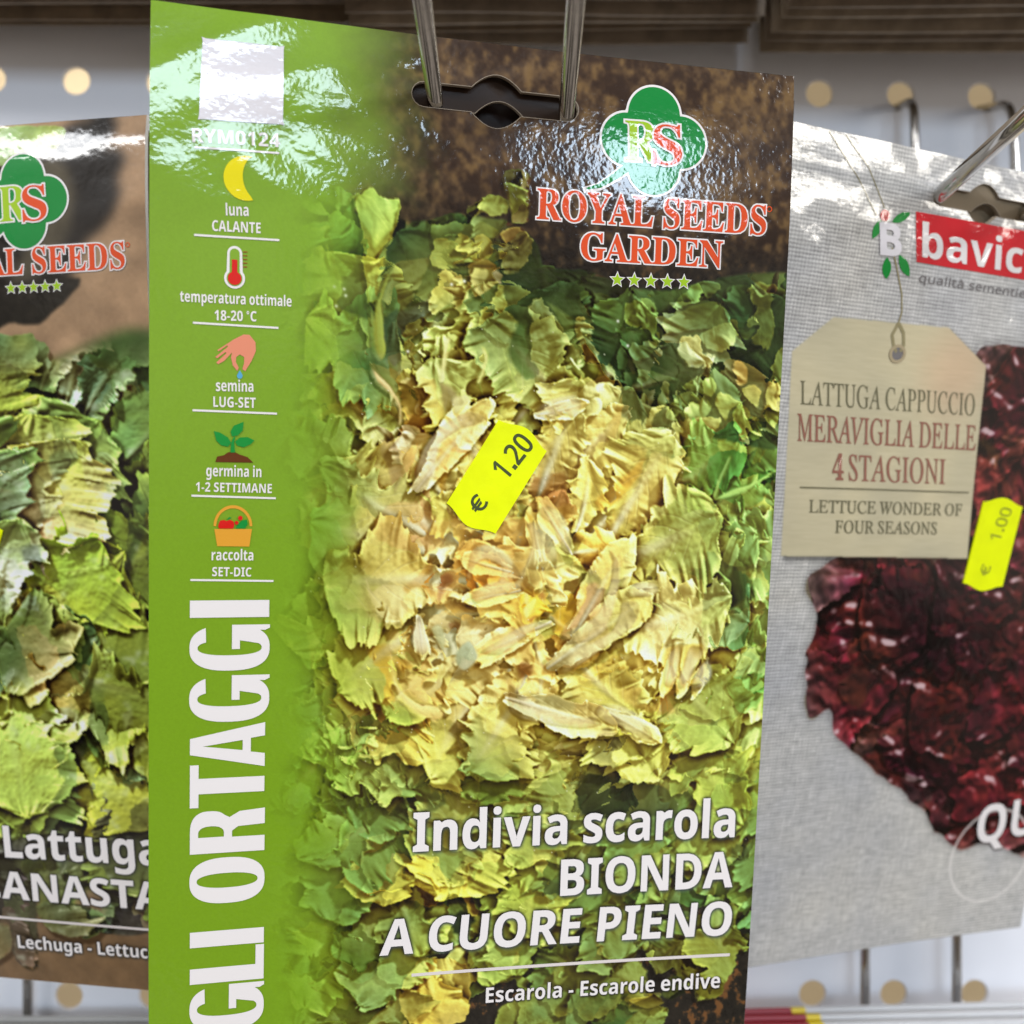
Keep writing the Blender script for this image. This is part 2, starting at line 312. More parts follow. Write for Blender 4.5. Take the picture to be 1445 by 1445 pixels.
GLYPHS_B = {
45:(323,[[283,267,40,267,40,174,283,174]]),
48:(572,[[285,-10,225,-4,173,14,130,45,96,88,70,141,51,204,40,276,36,357,49,512,74,594,92,627,139,681,169,700,242,722,285,725,345,719,396,701,439,670,474,628,501,575,520,512,531,439,535,357,521,203,496,121,479,87,432,34,402,15,368,1],[285,112,311,116,333,127,350,146,363,173,380,250,385,357,380,464,363,541,350,568,333,588,311,599,285,603,259,599,237,588,220,568,207,541,191,464,186,357,191,250,207,174,220,147,237,127,259,116]]),
49:(572,[[262,0,266,555,132,440,59,531,289,714,413,714,413,0]]),
50:(572,[[40,0,40,105,245,312,322,397,361,463,369,513,363,551,346,577,318,593,282,598,242,593,202,579,120,525,38,622,121,683,207,716,262,723,327,722,387,710,414,699,458,669,476,650,504,607,517,558,519,531,506,448,482,399,448,351,378,276,228,134,228,127,539,127,539,0]]),
52:(572,[[322,0,322,148,17,148,17,253,330,714,469,714,469,265,555,265,555,148,469,148,469,0],[150,265,322,265,328,541]]),
56:(572,[[286,-10,229,-7,180,3,137,19,101,41,72,69,51,102,39,139,35,181,45,248,58,276,96,321,172,373,108,425,76,468,65,493,57,552,59,579,75,627,106,665,149,693,200,712,286,723,373,712,424,693,466,665,496,627,506,604,514,551,505,493,493,468,458,426,386,377,459,331,503,286,531,230,536,185,528,130,518,105,505,82,467,43,417,14,387,4],[286,440,333,468,357,491,370,522,372,540,366,571,348,594,320,608,285,613,251,608,224,594,205,571,199,540,201,522,214,492,239,469],[284,101,333,107,368,125,389,153,396,189,392,214,372,247,341,274,279,311,237,287,204,260,182,228,175,190,182,155,203,126,237,107]]),
65:(690,[[0,0,252,717,437,717,690,0,527,0,475,170,215,170,163,0],[253,297,439,297,345,606]]),
66:(672,[[90,0,90,714,379,712,487,692,528,674,560,650,583,619,596,580,599,504,585,452,557,411,538,396,491,379,491,374,541,357,570,339,593,313,609,279,618,234,615,161,602,120,580,85,549,55,511,31,466,14,415,3],[241,431,359,432,405,443,421,452,440,478,446,513,438,548,416,572,377,586,241,590],[241,125,371,127,419,140,447,166,460,201,460,241,447,273,418,297,396,305,335,311,241,311]]),
67:(637,[[379,-10,279,1,236,16,198,36,135,90,111,125,77,206,60,303,60,408,80,504,97,547,119,586,175,651,250,698,293,712,341,721,420,723,500,711,602,674,553,551,452,590,393,598,352,594,316,582,286,561,260,533,240,498,226,456,214,355,225,254,238,213,257,179,281,151,312,132,349,120,393,116,459,122,575,154,575,27,482,-1]]),
68:(740,[[90,0,90,714,368,712,465,692,547,652,611,593,637,557,656,515,679,419,682,364,676,279,656,205,624,143,580,92,523,51,456,23,379,6,292,0],[241,125,306,125,402,140,470,184,511,257,525,360,522,416,512,463,496,503,473,535,444,559,409,576,369,587,241,590]]),
69:(560,[[90,0,90,714,501,714,501,590,241,590,241,433,483,433,483,309,241,309,241,125,501,125,501,0]]),
71:(724,[[390,-10,315,-4,249,13,192,43,144,84,106,136,80,200,63,273,58,358,69,463,82,509,126,591,155,625,228,679,272,699,373,721,459,723,543,712,643,680,593,559,518,587,453,597,398,596,341,581,293,551,255,509,229,455,221,424,215,321,225,259,244,205,274,163,315,133,369,118,400,116,496,126,496,275,361,275,361,401,644,401,644,31,528,1]]),
73:(389,[[32,0,32,86,119,126,119,588,32,628,32,714,357,714,357,628,270,588,270,126,357,86,357,0]]),
76:(565,[[90,0,90,714,241,714,241,125,531,125,531,0]]),
77:(943,[[90,0,90,714,296,714,465,168,647,714,853,714,853,0,712,0,712,356,719,559,715,559,531,0,392,0,220,560,216,560,225,371,225,0]]),
78:(813,[[90,0,90,714,281,714,591,179,587,714,723,714,723,0,531,0,220,540,216,540,225,362,225,0]]),
79:(796,[[398,-10,343,-7,247,16,207,36,141,91,115,126,79,208,67,255,58,359,67,463,79,509,115,591,141,625,207,680,247,699,343,722,399,725,454,722,550,699,590,680,655,625,681,590,717,508,729,462,738,358,729,254,717,208,681,126,655,91,590,36,550,16,454,-7],[398,117,443,121,481,133,513,153,537,182,555,217,569,258,579,358,569,459,555,500,537,535,513,563,481,583,444,595,399,599,354,595,316,583,285,563,260,535,241,500,228,459,217,358,228,258,241,217,260,182,285,153,316,133,354,121]]),
80:(628,[[90,0,90,714,382,710,437,699,483,681,520,655,547,622,567,584,579,540,581,460,557,375,542,349,499,305,438,273,355,256,241,254,241,0],[241,378,348,384,393,404,409,418,428,459,430,486,423,532,400,564,363,584,310,590,241,590]]),
81:(796,[[540,-170,409,-10,343,-7,292,2,247,16,207,36,171,61,115,126,79,208,60,305,60,413,67,463,95,552,141,625,171,654,247,699,292,714,343,722,454,722,550,699,590,680,655,625,681,590,717,508,729,462,738,358,727,246,714,196,695,151,671,110,640,75,604,45,562,22,734,-170],[398,117,443,121,481,133,513,153,537,182,555,217,569,258,579,358,569,459,555,500,537,535,513,563,481,583,444,595,399,599,354,595,316,583,285,563,260,535,241,500,228,459,217,358,228,258,241,217,260,182,285,153,316,133,354,121]]),
82:(660,[[90,0,90,714,366,711,425,701,474,684,514,661,544,631,566,594,579,551,583,500,578,454,565,415,530,366,500,340,450,311,660,0,492,0,322,274,241,274,241,0],[241,397,354,403,398,422,422,453,428,473,428,520,411,556,396,569,351,585,241,590]]),
83:(551,[[248,-10,141,1,46,33,46,174,179,125,233,116,286,116,308,120,340,137,357,161,363,191,353,227,323,256,170,336,102,390,71,437,58,476,54,521,58,566,70,606,91,641,119,671,154,694,196,711,243,721,324,723,377,717,428,704,508,674,459,556,351,592,271,597,238,587,215,567,203,541,204,508,211,492,236,466,388,386,431,359,465,328,490,292,506,250,511,198,507,153,494,113,472,77,443,47,405,22,360,4,307,-6]]),
84:(579,[[214,0,214,588,20,588,20,714,559,714,559,588,365,588,365,0]]),
85:(756,[[375,-10,308,-5,250,8,200,31,159,62,127,102,104,147,90,197,85,254,85,714,236,714,236,277,245,202,256,174,272,153,292,137,346,119,379,117,413,119,467,139,487,156,512,206,520,278,520,714,671,714,671,252,663,182,653,149,620,90,598,65,541,25,466,-1]]),
89:(624,[[237,0,237,273,0,714,164,714,312,420,461,714,624,714,387,278,387,0]]),
97:(604,[[211,-10,144,1,116,14,90,33,69,57,54,86,45,122,42,163,46,204,57,239,76,268,103,292,137,310,179,324,229,333,381,340,380,384,375,401,359,427,315,446,237,441,142,407,93,508,164,537,245,554,302,557,399,545,438,530,471,510,496,483,514,449,525,410,529,0,425,0,396,74,392,74,356,36,318,10,272,-5],[267,99,311,106,331,115,362,143,379,183,381,253,262,244,240,236,211,212,197,181,200,133,226,107]]),
98:(633,[[378,-10,302,2,267,23,227,60,217,60,192,0,78,0,78,760,227,760,227,568,221,475,227,475,268,520,306,543,382,556,426,552,465,538,500,516,531,485,556,445,574,396,584,339,588,274,584,208,574,151,555,102,530,62,499,31,463,8,423,-5],[336,111,377,122,409,154,429,205,436,276,429,346,409,397,376,427,334,437,285,428,252,401,234,356,227,275,233,205,251,154,265,135,284,122]]),
99:(514,[[300,-10,242,-6,192,7,148,28,112,58,82,96,62,144,49,202,47,318,64,399,79,433,120,488,145,509,174,526,239,549,313,556,365,553,431,539,483,519,439,404,358,431,313,436,262,426,226,395,204,343,197,271,205,200,228,150,244,133,287,113,336,112,377,118,414,130,466,158,466,31,395,-1]]),
100:(633,[[251,-10,208,-6,168,8,133,30,103,62,77,101,59,150,49,207,45,272,49,338,60,395,78,444,103,484,134,516,170,538,210,552,255,556,332,543,370,521,417,476,406,569,406,760,555,760,555,0,441,0,412,71,406,71,380,40,347,14,305,-4],[303,109,356,118,390,146,409,191,416,271,410,342,392,393,377,411,357,425,301,435,257,424,224,393,203,341,196,270,203,200,224,150,258,119]]),
101:(591,[[325,-10,285,-8,213,7,150,38,124,59,81,113,65,146,47,224,47,315,53,357,63,395,95,458,116,484,168,524,198,538,266,554,357,552,404,540,446,520,482,492,511,456,532,413,544,364,548,236,196,236,206,180,218,157,253,121,276,110,332,101,406,107,450,117,517,144,517,29,433,-1],[199,335,408,335,401,381,382,418,350,442,304,450,265,443,233,422,210,386]]),
103:(633,[[282,-240,175,-233,78,-208,78,-89,129,-107,236,-128,291,-131,341,-123,377,-100,399,-61,410,71,358,20,319,1,275,-9,205,-5,165,9,129,32,100,65,76,105,59,154,48,209,45,272,49,335,59,391,76,440,101,481,132,514,168,537,209,551,255,556,303,551,345,536,382,511,413,476,417,476,429,546,555,546,555,-1,551,-56,538,-104,516,-145,486,-179,447,-206,401,-225,345,-236],[304,107,354,115,389,140,409,184,416,271,409,347,389,397,354,426,302,435,256,425,223,394,204,342,197,270,204,199,224,148,257,117]]),
104:(657,[[78,0,78,760,227,760,226,566,220,476,228,476,275,526,316,545,362,555,428,553,466,544,500,529,529,509,552,481,569,447,579,405,582,356,582,0,433,0,433,319,428,371,411,408,384,430,345,437,288,425,268,411,241,365,229,298,227,0]]),
105:(305,[[153,614,122,618,96,630,78,652,72,687,78,722,96,745,122,756,153,760,197,751,221,735,228,722,234,687,228,652,210,630,184,618],[78,0,78,546,227,546,227,0]]),
108:(305,[[78,0,78,760,227,760,227,0]]),
109:(982,[[78,0,78,546,192,546,212,476,220,476,250,512,310,545,379,556,435,551,501,525,518,512,545,476,558,476,588,512,628,537,696,555,763,553,801,544,833,529,860,509,880,481,895,447,907,356,907,0,758,0,758,319,753,371,738,408,712,430,676,437,649,434,607,413,592,395,573,344,567,274,567,0,418,0,418,319,413,371,398,408,372,430,336,437,284,425,265,411,240,365,228,298,227,0]]),
110:(657,[[78,0,78,546,192,546,212,476,220,476,251,512,270,526,315,545,363,555,430,553,467,544,500,529,529,509,552,481,569,447,579,405,582,0,433,0,433,319,428,371,412,408,400,420,366,435,345,437,288,425,267,411,241,365,229,298,227,0]]),
111:(619,[[308,-10,271,-8,203,9,144,41,119,64,79,120,64,153,54,190,45,274,49,338,63,394,85,443,116,483,155,515,200,538,252,551,311,556,384,548,416,537,475,505,500,483,540,428,555,394,572,318,574,274,570,210,556,154,534,105,502,64,464,32,418,8,366,-5],[310,110,361,120,396,152,415,203,422,274,415,345,396,396,361,426,309,436,258,426,224,396,204,345,197,274,204,203,224,152,258,120]]),
112:(633,[[78,-240,78,546,199,546,220,475,227,475,253,506,286,532,329,550,382,556,426,552,465,538,500,516,531,485,556,445,574,396,584,339,588,274,584,209,573,152,555,103,529,62,497,31,462,8,422,-5,350,-9,303,2,267,23,227,60,219,60,227,-1,227,-240],[336,111,380,122,412,154,430,205,436,276,430,346,411,397,379,427,334,437,285,428,252,401,234,356,227,275,233,205,251,154,265,135,284,122]]),
114:(454,[[78,0,78,546,191,546,213,454,220,454,266,510,308,539,356,554,433,552,422,412,359,416,305,404,260,374,239,344,227,278,227,0]]),
115:(497,[[226,-10,128,-3,46,22,46,145,141,112,231,99,269,102,294,112,307,127,312,146,305,171,283,189,148,254,81,299,61,328,49,362,45,404,49,440,60,470,78,497,104,518,173,547,214,554,286,555,381,540,453,513,408,406,314,440,259,446,210,437,197,426,194,404,202,387,223,370,370,303,418,270,441,242,454,206,459,162,455,123,444,89,426,59,401,35,368,15,328,1,280,-7]]),
116:(434,[[265,-10,219,-6,178,6,143,28,117,62,107,83,95,138,94,434,23,434,23,497,105,547,148,662,243,662,243,546,396,546,396,434,243,434,243,171,253,133,282,113,333,110,402,126,402,15,343,-3]]),
117:(657,[[269,-10,227,-7,190,2,157,17,128,38,105,65,88,99,78,141,75,190,75,546,224,546,224,227,229,176,245,139,257,126,272,117,312,109,369,121,390,135,416,181,428,248,430,546,579,546,579,0,465,0,445,70,437,70,406,34,366,9,319,-5]]),
118:(569,[[208,0,0,546,156,546,265,221,282,123,286,123,293,178,308,235,413,546,569,546,361,0]]),
}
GLYPHS_R = {
48:(572,[[285,-10,228,-4,180,14,139,45,107,88,81,141,63,204,53,276,49,358,62,513,86,595,103,628,148,682,176,701,208,714,285,725,341,719,390,701,431,671,464,629,490,575,508,513,519,440,523,358,510,204,485,122,468,88,423,34,395,15,363,1],[285,65,322,70,354,83,379,106,400,138,425,229,434,358,425,486,400,577,379,609,354,632,322,645,285,650,247,645,216,632,190,609,171,577,145,486,137,358,145,230,171,138,190,106,216,83,247,70]]),
49:(572,[[269,0,273,622,135,505,89,564,282,714,355,714,355,0]]),
50:(572,[[48,0,48,73,261,288,343,379,371,420,390,461,401,529,392,581,381,601,366,619,326,641,275,649,204,639,164,621,103,581,56,640,126,687,210,718,275,724,322,721,365,711,401,696,433,674,458,646,477,613,487,576,491,534,478,454,455,405,404,333,159,80,520,80,520,0]]),
97:(561,[[215,-10,148,0,120,12,73,50,58,78,46,149,50,187,62,220,81,248,109,273,145,292,189,306,242,316,394,323,387,412,365,448,349,459,308,472,262,473,222,467,132,433,105,499,165,524,237,542,288,545,373,534,406,521,433,502,454,477,468,446,477,409,480,0,416,0,399,76,395,76,359,38,322,11,276,-5],[235,61,268,63,324,82,368,120,382,146,390,178,393,262,229,249,199,240,159,212,139,172,137,148,144,109,152,94,179,73]]),
101:(564,[[313,-10,276,-8,209,7,151,38,126,60,88,114,73,146,57,221,55,264,62,346,72,382,101,445,142,493,168,512,195,527,258,544,292,546,356,539,385,529,434,499,472,457,487,432,506,372,511,339,513,251,146,251,159,171,173,139,193,113,217,92,246,77,279,68,365,67,427,80,489,102,489,25,408,-2],[148,321,421,321,413,383,389,432,349,463,291,474,235,464,192,434,162,385]]),
105:(258,[[130,625,110,629,93,639,82,657,78,681,82,706,93,724,110,734,130,737,149,734,166,724,177,706,181,681,177,657,166,639,149,629],[85,0,85,536,173,536,173,0]]),
108:(258,[[85,0,85,760,173,760,173,0]]),
109:(935,[[85,0,85,536,156,536,169,463,174,463,203,500,242,525,285,541,332,546,390,540,436,524,472,495,496,456,501,456,533,496,575,524,622,540,673,546,716,543,753,534,784,520,809,500,829,473,843,439,851,397,854,349,854,0,767,0,767,345,760,401,740,440,706,464,658,472,622,469,591,461,566,447,547,427,521,372,513,296,513,0,426,0,426,345,419,401,399,440,364,464,316,472,279,469,248,460,223,444,204,422,190,394,175,322,173,0]]),
110:(618,[[85,0,85,536,156,536,169,463,224,514,269,534,318,545,388,543,427,534,461,520,488,500,509,473,525,439,534,397,537,0,450,0,450,343,443,399,420,440,383,464,330,472,289,469,255,460,227,444,207,422,192,394,175,322,173,0]]),
113:(615,[[442,-240,442,-2,447,72,441,72,397,27,356,4,304,-8,227,-6,185,7,148,29,116,60,89,99,70,146,59,202,55,267,59,332,70,388,90,436,117,476,150,506,187,528,229,542,306,545,358,533,398,509,443,463,447,463,460,536,530,536,530,-240],[290,63,361,74,387,89,408,109,434,166,443,266,435,356,409,421,389,443,362,460,328,470,288,473,254,469,225,459,201,441,181,417,155,350,146,265,155,180,182,117,202,93,226,76,256,66]]),
114:(413,[[85,0,85,536,157,536,167,438,171,438,218,497,259,528,308,544,351,546,398,540,387,459,329,466,270,453,220,417,195,381,174,312,173,0]]),
115:(479,[[220,-10,124,-1,52,24,52,104,108,81,175,64,222,61,280,66,302,73,332,94,347,123,346,159,331,184,299,208,147,274,111,295,82,319,56,364,51,404,54,436,65,464,82,489,136,525,209,544,276,545,344,537,423,510,393,440,285,472,198,470,151,447,137,423,136,398,148,372,177,349,341,278,392,246,415,220,429,187,434,148,430,111,420,80,401,52,376,30,308,0]]),
116:(361,[[249,-10,209,-6,172,5,139,24,114,55,98,98,93,125,92,468,16,468,16,510,93,545,128,659,180,659,180,536,335,536,335,468,180,468,180,158,186,115,204,86,230,68,274,62,339,73,339,6,299,-6]]),
117:(618,[[274,-10,229,-7,189,2,156,16,128,37,107,63,91,97,82,137,79,185,79,536,168,536,168,191,175,135,198,95,235,71,287,63,328,66,362,75,390,91,411,113,426,141,443,213,445,536,533,536,533,0,461,0,448,71,444,71,413,35,372,10,324,-5]]),
8364:(663,[[521,470,487,399,23,399,49,470],[458,328,426,256,23,256,49,328],[605,663,569,585,524,620,471,644,412,652,355,644,305,619,282,601,262,578,230,522,209,450,204,409,204,318,217,240,230,206,262,149,282,127,329,94,355,84,412,76,485,88,523,107,566,137,603,61,540,18,465,-5,412,-10,369,-7,291,16,224,61,196,91,150,165,133,208,114,307,114,419,133,519,150,562,171,602,224,666,291,711,329,726,412,737,491,727,563,695]]),
}
GLYPHS_S = {
65:(650,[[-13,0,-13,27,14,32,35,45,64,89,307,694,334,693,583,104,621,41,660,27,660,0,341,0,341,27,402,37,417,50,422,68,376,197,154,197,116,101,111,72,116,52,129,38,152,30,190,27,190,0],[169,239,360,239,263,475]]),
68:(738,[[30,0,30,26,69,32,94,44,109,88,110,557,105,606,91,635,64,648,22,653,22,678,330,678,415,673,488,656,551,629,604,590,644,541,674,483,691,416,697,339,675,191,608,85,496,21,340,0],[331,36,377,41,416,55,449,78,476,112,496,154,510,207,522,341,510,474,475,569,415,626,332,645,301,641,282,631,274,609,271,573,272,88,282,51,300,40]]),
69:(658,[[21,0,21,25,66,30,93,44,107,72,112,116,112,549,107,603,101,621,81,642,24,653,24,678,594,678,594,476,571,476,549,555,530,583,507,605,477,621,440,632,345,641,298,638,280,627,272,592,272,366,319,368,368,385,400,421,412,446,429,514,453,514,453,176,428,176,414,251,386,299,342,323,272,331,272,100,280,59,307,44,378,42,467,58,513,79,552,112,585,156,612,213,640,213,599,0]]),
71:(756,[[399,-15,347,-12,252,10,173,53,110,115,66,195,44,289,44,391,66,483,86,524,138,595,208,648,248,668,335,690,383,693,464,684,577,649,604,660,624,693,651,693,651,458,625,458,586,540,532,604,490,635,445,654,398,660,319,640,262,580,228,479,217,339,220,265,230,201,246,146,268,101,296,65,329,39,367,24,436,20,476,31,489,41,505,68,510,106,505,229,490,254,478,261,410,271,410,295,745,295,745,271,690,261,680,254,668,230,664,43,598,18,532,-1,466,-11]]),
76:(635,[[23,0,23,26,67,32,93,47,107,75,111,120,110,587,101,621,93,633,66,647,24,653,24,678,372,678,372,653,322,649,300,642,285,629,273,596,271,123,276,70,290,50,332,41,414,46,469,59,513,83,551,119,582,167,609,230,636,230,598,0]]),
78:(735,[[600,-16,159,521,159,117,163,73,177,46,188,38,248,26,248,0,27,0,27,26,81,35,102,53,109,72,113,117,113,578,61,639,27,653,27,678,233,678,582,251,578,606,571,625,558,638,493,653,493,678,714,678,714,653,656,641,645,633,632,605,628,561,628,-16]]),
79:(782,[[388,-16,317,-9,251,11,192,43,141,86,98,138,67,199,48,267,41,339,48,411,67,479,98,539,141,592,193,635,254,667,321,687,395,694,466,687,532,668,591,636,642,594,684,542,716,481,735,413,742,339,735,266,716,199,684,138,641,86,589,43,529,11,461,-9],[394,18,469,38,522,98,554,199,565,339,553,478,538,533,518,579,492,614,461,640,426,655,387,660,312,640,259,580,227,479,216,339,228,201,243,146,264,100,290,64,321,38,355,23]]),
82:(704,[[23,0,23,26,67,32,93,47,107,75,111,120,110,586,93,631,66,646,24,653,24,678,393,675,454,667,505,653,547,634,579,609,603,578,616,541,621,498,612,441,583,395,535,359,469,333,659,53,681,33,715,26,715,0,504,0,300,316,271,316,271,120,275,75,289,47,300,39,360,26,360,0],[271,348,339,350,396,369,417,385,443,432,452,500,445,562,423,607,386,633,316,641,290,635,277,621,271,574]]),
83:(581,[[64,-16,64,235,93,235,123,140,143,104,166,74,192,51,222,35,256,25,293,22,344,30,365,40,397,70,407,89,415,133,410,164,395,192,370,217,167,329,115,376,97,402,84,430,74,494,80,551,100,600,150,655,220,688,307,692,446,662,467,670,477,694,505,694,505,475,480,475,451,551,406,610,370,639,330,656,265,660,224,647,208,635,186,604,178,566,185,530,219,488,257,463,431,377,473,347,502,315,527,261,535,198,527,138,505,86,488,63,444,26,389,0,357,-8,286,-15,249,-13,126,18,103,11,91,-16]]),
89:(634,[[151,0,151,26,210,39,221,47,235,75,239,266,56,599,21,639,-20,652,-20,678,308,678,308,652,267,650,248,644,236,633,233,612,370,336,496,545,518,594,514,627,500,641,477,649,439,652,439,678,654,678,654,652,619,640,580,598,399,303,399,120,404,75,417,47,428,39,488,26,488,0]]),
}
GLYPHS_T = {
52:(559,[[180,0,180,53,240,56,277,74,289,104,290,186,13,186,13,247,297,714,436,714,436,252,540,252,540,186,436,186,438,104,450,74,460,66,487,56,531,53,531,0],[83,252,290,252,290,473,297,619,235,503]]),
65:(690,[[-126,0,-127,19,-96,23,-68,35,-44,55,-24,83,326,707,346,707,506,69,523,44,534,36,565,24,607,19,609,0,329,0,328,19,374,24,395,39,399,51,397,90,361,235,130,235,112,228,58,134,31,66,35,44,48,30,66,23,112,19,112,0],[135,272,353,272,286,546]]),
67:(701,[[329,-15,245,-6,168,19,99,60,40,117,-7,186,-39,266,-52,339,-53,375,-43,446,-21,512,14,572,58,623,127,672,173,692,222,703,305,705,447,675,464,681,473,700,493,700,511,495,490,495,470,559,454,589,413,636,359,664,294,674,235,666,208,655,158,623,101,551,76,489,62,380,71,301,81,260,99,208,122,163,150,123,183,90,220,63,259,43,300,32,344,28,407,36,462,59,510,98,550,153,574,136,529,69,475,22,409,-6]]),
68:(755,[[-53,0,-53,20,-8,25,16,38,30,84,22,573,18,615,6,645,-24,664,-74,672,-73,692,192,692,287,683,374,658,413,638,483,589,540,525,563,488,582,448,606,365,611,288,608,251,587,182,551,122,526,95,465,50,389,18,346,8,248,0],[243,33,321,41,354,51,409,83,450,127,465,154,492,246,493,317,483,390,455,481,431,528,402,567,369,600,330,626,287,644,240,655,150,656,130,645,122,608,133,83,139,62,155,47,189,37]]),
69:(676,[[-50,0,-51,20,6,30,16,38,28,64,22,573,18,615,6,645,-23,664,-73,672,-73,692,456,692,470,542,453,542,437,587,411,627,368,649,300,657,172,658,142,654,127,641,122,604,126,387,244,388,295,400,324,423,332,440,338,485,357,485,358,240,340,240,332,279,316,318,304,334,287,345,234,353,127,353,133,86,145,53,161,42,184,37,321,36,380,44,427,59,464,84,492,119,520,190,540,190,523,0]]),
70:(604,[[-46,0,-46,20,-2,24,21,37,34,77,27,573,23,615,11,645,-19,664,-69,672,-68,692,428,692,444,528,424,528,410,576,383,619,367,633,325,651,268,657,170,656,138,648,129,631,135,384,237,386,284,398,313,423,332,484,352,484,358,233,337,233,320,301,293,337,241,349,136,350,148,66,168,35,191,25,247,18,250,0]]),
71:(806,[[369,-15,275,-6,188,20,110,62,46,119,-4,189,-37,269,-51,342,-52,379,-43,450,-21,516,13,575,58,626,127,673,174,692,227,703,283,707,386,694,502,658,532,668,548,699,565,699,580,487,563,487,519,566,490,598,458,625,422,646,384,662,299,674,255,670,215,659,179,641,121,583,84,503,73,455,67,355,84,258,103,204,128,156,158,114,194,80,234,52,278,32,324,20,374,16,423,22,480,50,498,79,495,235,486,287,461,309,387,319,387,338,674,338,674,319,620,310,607,297,599,280,597,228,605,52,553,23,496,2,435,-11]]),
73:(365,[[-46,0,-46,20,-2,24,21,37,35,76,27,573,23,615,11,645,-19,664,-69,672,-68,692,211,692,211,672,167,667,145,654,130,607,139,119,142,77,155,46,184,28,233,20,234,0]]),
76:(668,[[-36,0,-37,20,7,25,31,38,45,84,36,589,31,624,21,645,-9,664,-59,672,-59,692,216,692,214,673,177,668,154,655,138,608,147,137,154,65,176,43,216,36,343,36,429,49,485,81,510,116,538,196,557,196,548,0]]),
77:(878,[[-54,0,-54,20,-13,24,12,37,27,76,25,573,22,614,9,645,-21,664,-71,672,-70,692,117,692,342,161,540,692,730,692,729,672,685,667,663,654,648,607,658,119,662,72,673,46,702,28,752,20,753,0,479,0,479,17,518,23,541,39,555,85,547,584,326,0,312,0,66,585,70,153,75,87,83,58,98,38,119,27,170,19,170,0]]),
78:(745,[[508,-16,69,555,80,75,87,52,101,35,122,26,175,20,176,0,-50,0,-51,20,-11,24,14,38,30,84,25,590,17,619,2,641,-36,667,-73,672,-73,692,72,692,480,161,469,617,462,640,447,657,426,666,372,672,372,692,599,692,598,672,559,668,534,655,518,616,527,-16]]),
79:(769,[[302,-15,224,-7,152,16,88,54,34,105,-8,167,-37,241,-51,309,-51,376,-40,441,-5,532,30,585,97,649,179,692,239,705,311,705,386,689,421,675,483,637,536,585,558,555,594,487,613,422,620,366,619,309,610,253,584,174,544,104,511,65,452,20,407,1,357,-11],[295,15,344,22,366,31,405,58,438,96,476,170,493,229,502,292,503,358,496,426,466,535,428,604,404,630,377,651,347,665,316,674,256,675,207,659,163,628,126,584,98,528,78,462,68,398,67,315,73,259,86,204,120,124,142,91,167,64,196,43,226,27,259,18]]),
80:(600,[[-50,0,-51,20,-7,24,16,37,31,83,22,588,16,624,6,646,-23,664,-73,672,-73,692,199,692,293,682,367,653,421,605,453,537,461,480,458,455,437,409,399,372,344,346,274,333,142,331,128,324,136,68,149,44,168,30,240,20,240,0],[183,361,270,373,301,388,325,409,340,435,348,466,347,502,329,571,299,616,259,646,205,660,159,661,133,652,125,634,128,380,140,364]]),
82:(671,[[-50,0,-51,20,-7,25,17,40,31,85,22,588,16,625,6,646,-23,664,-73,672,-73,692,270,690,354,670,389,653,419,631,442,605,461,576,474,542,480,477,458,423,408,381,330,350,523,79,569,35,601,22,622,20,622,0,467,0,231,340,128,344,132,132,138,68,150,44,167,30,192,22,236,19,235,0],[194,372,282,383,315,398,340,418,357,442,366,471,367,504,360,541,336,593,299,630,248,652,184,659,146,655,127,636,123,593,127,376]]),
83:(549,[[232,-14,163,-7,56,20,34,12,25,-12,7,-12,-24,217,-6,218,11,172,55,97,82,68,112,45,144,29,177,19,212,16,262,26,287,45,304,70,313,118,296,182,259,233,211,279,68,397,10,463,-20,526,-27,598,-14,638,12,671,73,701,126,707,173,705,270,680,291,686,301,704,320,704,347,501,331,501,300,577,280,606,258,631,208,664,151,675,105,667,76,644,63,608,69,560,93,514,155,449,330,302,357,266,379,229,394,188,403,133,401,108,395,85,373,44,338,13,316,1,290,-7]]),
84:(625,[[74,0,72,20,112,22,145,34,158,50,165,75,169,133,160,635,149,652,127,656,44,653,2,643,-28,626,-48,601,-58,567,-63,524,-85,526,-89,692,487,692,504,521,485,521,457,601,429,633,411,643,359,655,285,656,270,653,263,637,274,78,281,52,297,35,336,22,388,20,388,0]]),
85:(731,[[302,-15,253,-12,207,-2,165,13,126,35,93,62,65,93,44,129,24,188,18,239,6,625,-5,648,-24,662,-93,673,-93,692,199,692,200,673,168,672,136,660,126,649,114,617,118,287,125,184,141,134,155,109,195,68,248,43,311,34,364,40,424,68,460,118,471,176,468,528,462,596,453,629,437,653,416,665,361,673,360,692,593,692,595,673,556,670,537,661,523,647,515,619,519,198,500,92,472,43,431,10,374,-9]]),
86:(650,[[123,-15,-33,610,-61,654,-89,667,-138,672,-139,692,138,692,138,674,108,673,79,663,71,654,67,625,181,142,411,558,434,609,438,640,429,657,403,669,358,672,357,692,570,692,568,672,529,658,496,615,145,-15]]),
87:(882,[[127,-15,-29,609,-47,643,-59,654,-90,669,-134,674,-136,692,142,692,142,674,112,673,83,663,75,654,71,625,178,172,326,528,305,610,288,642,277,654,249,668,204,673,203,692,468,692,467,673,428,669,412,660,405,644,404,620,509,179,651,554,665,605,664,642,656,654,640,664,583,673,585,692,794,692,795,673,778,671,754,658,713,592,479,-15,460,-15,343,462,146,-15]]),
}
GLYPHS = {'B': GLYPHS_B, 'R': GLYPHS_R, 'S': GLYPHS_S, 'T': GLYPHS_T}

# ------------------------------------------------------------------ small helpers
MM = 0.001
rnd = random.Random(7)


def srgb(c):
    c = np.asarray(c, dtype=np.float64)
    c = c / 255.0
    return np.where(c <= 0.04045, c / 12.92, ((c + 0.055) / 1.055) ** 2.4)


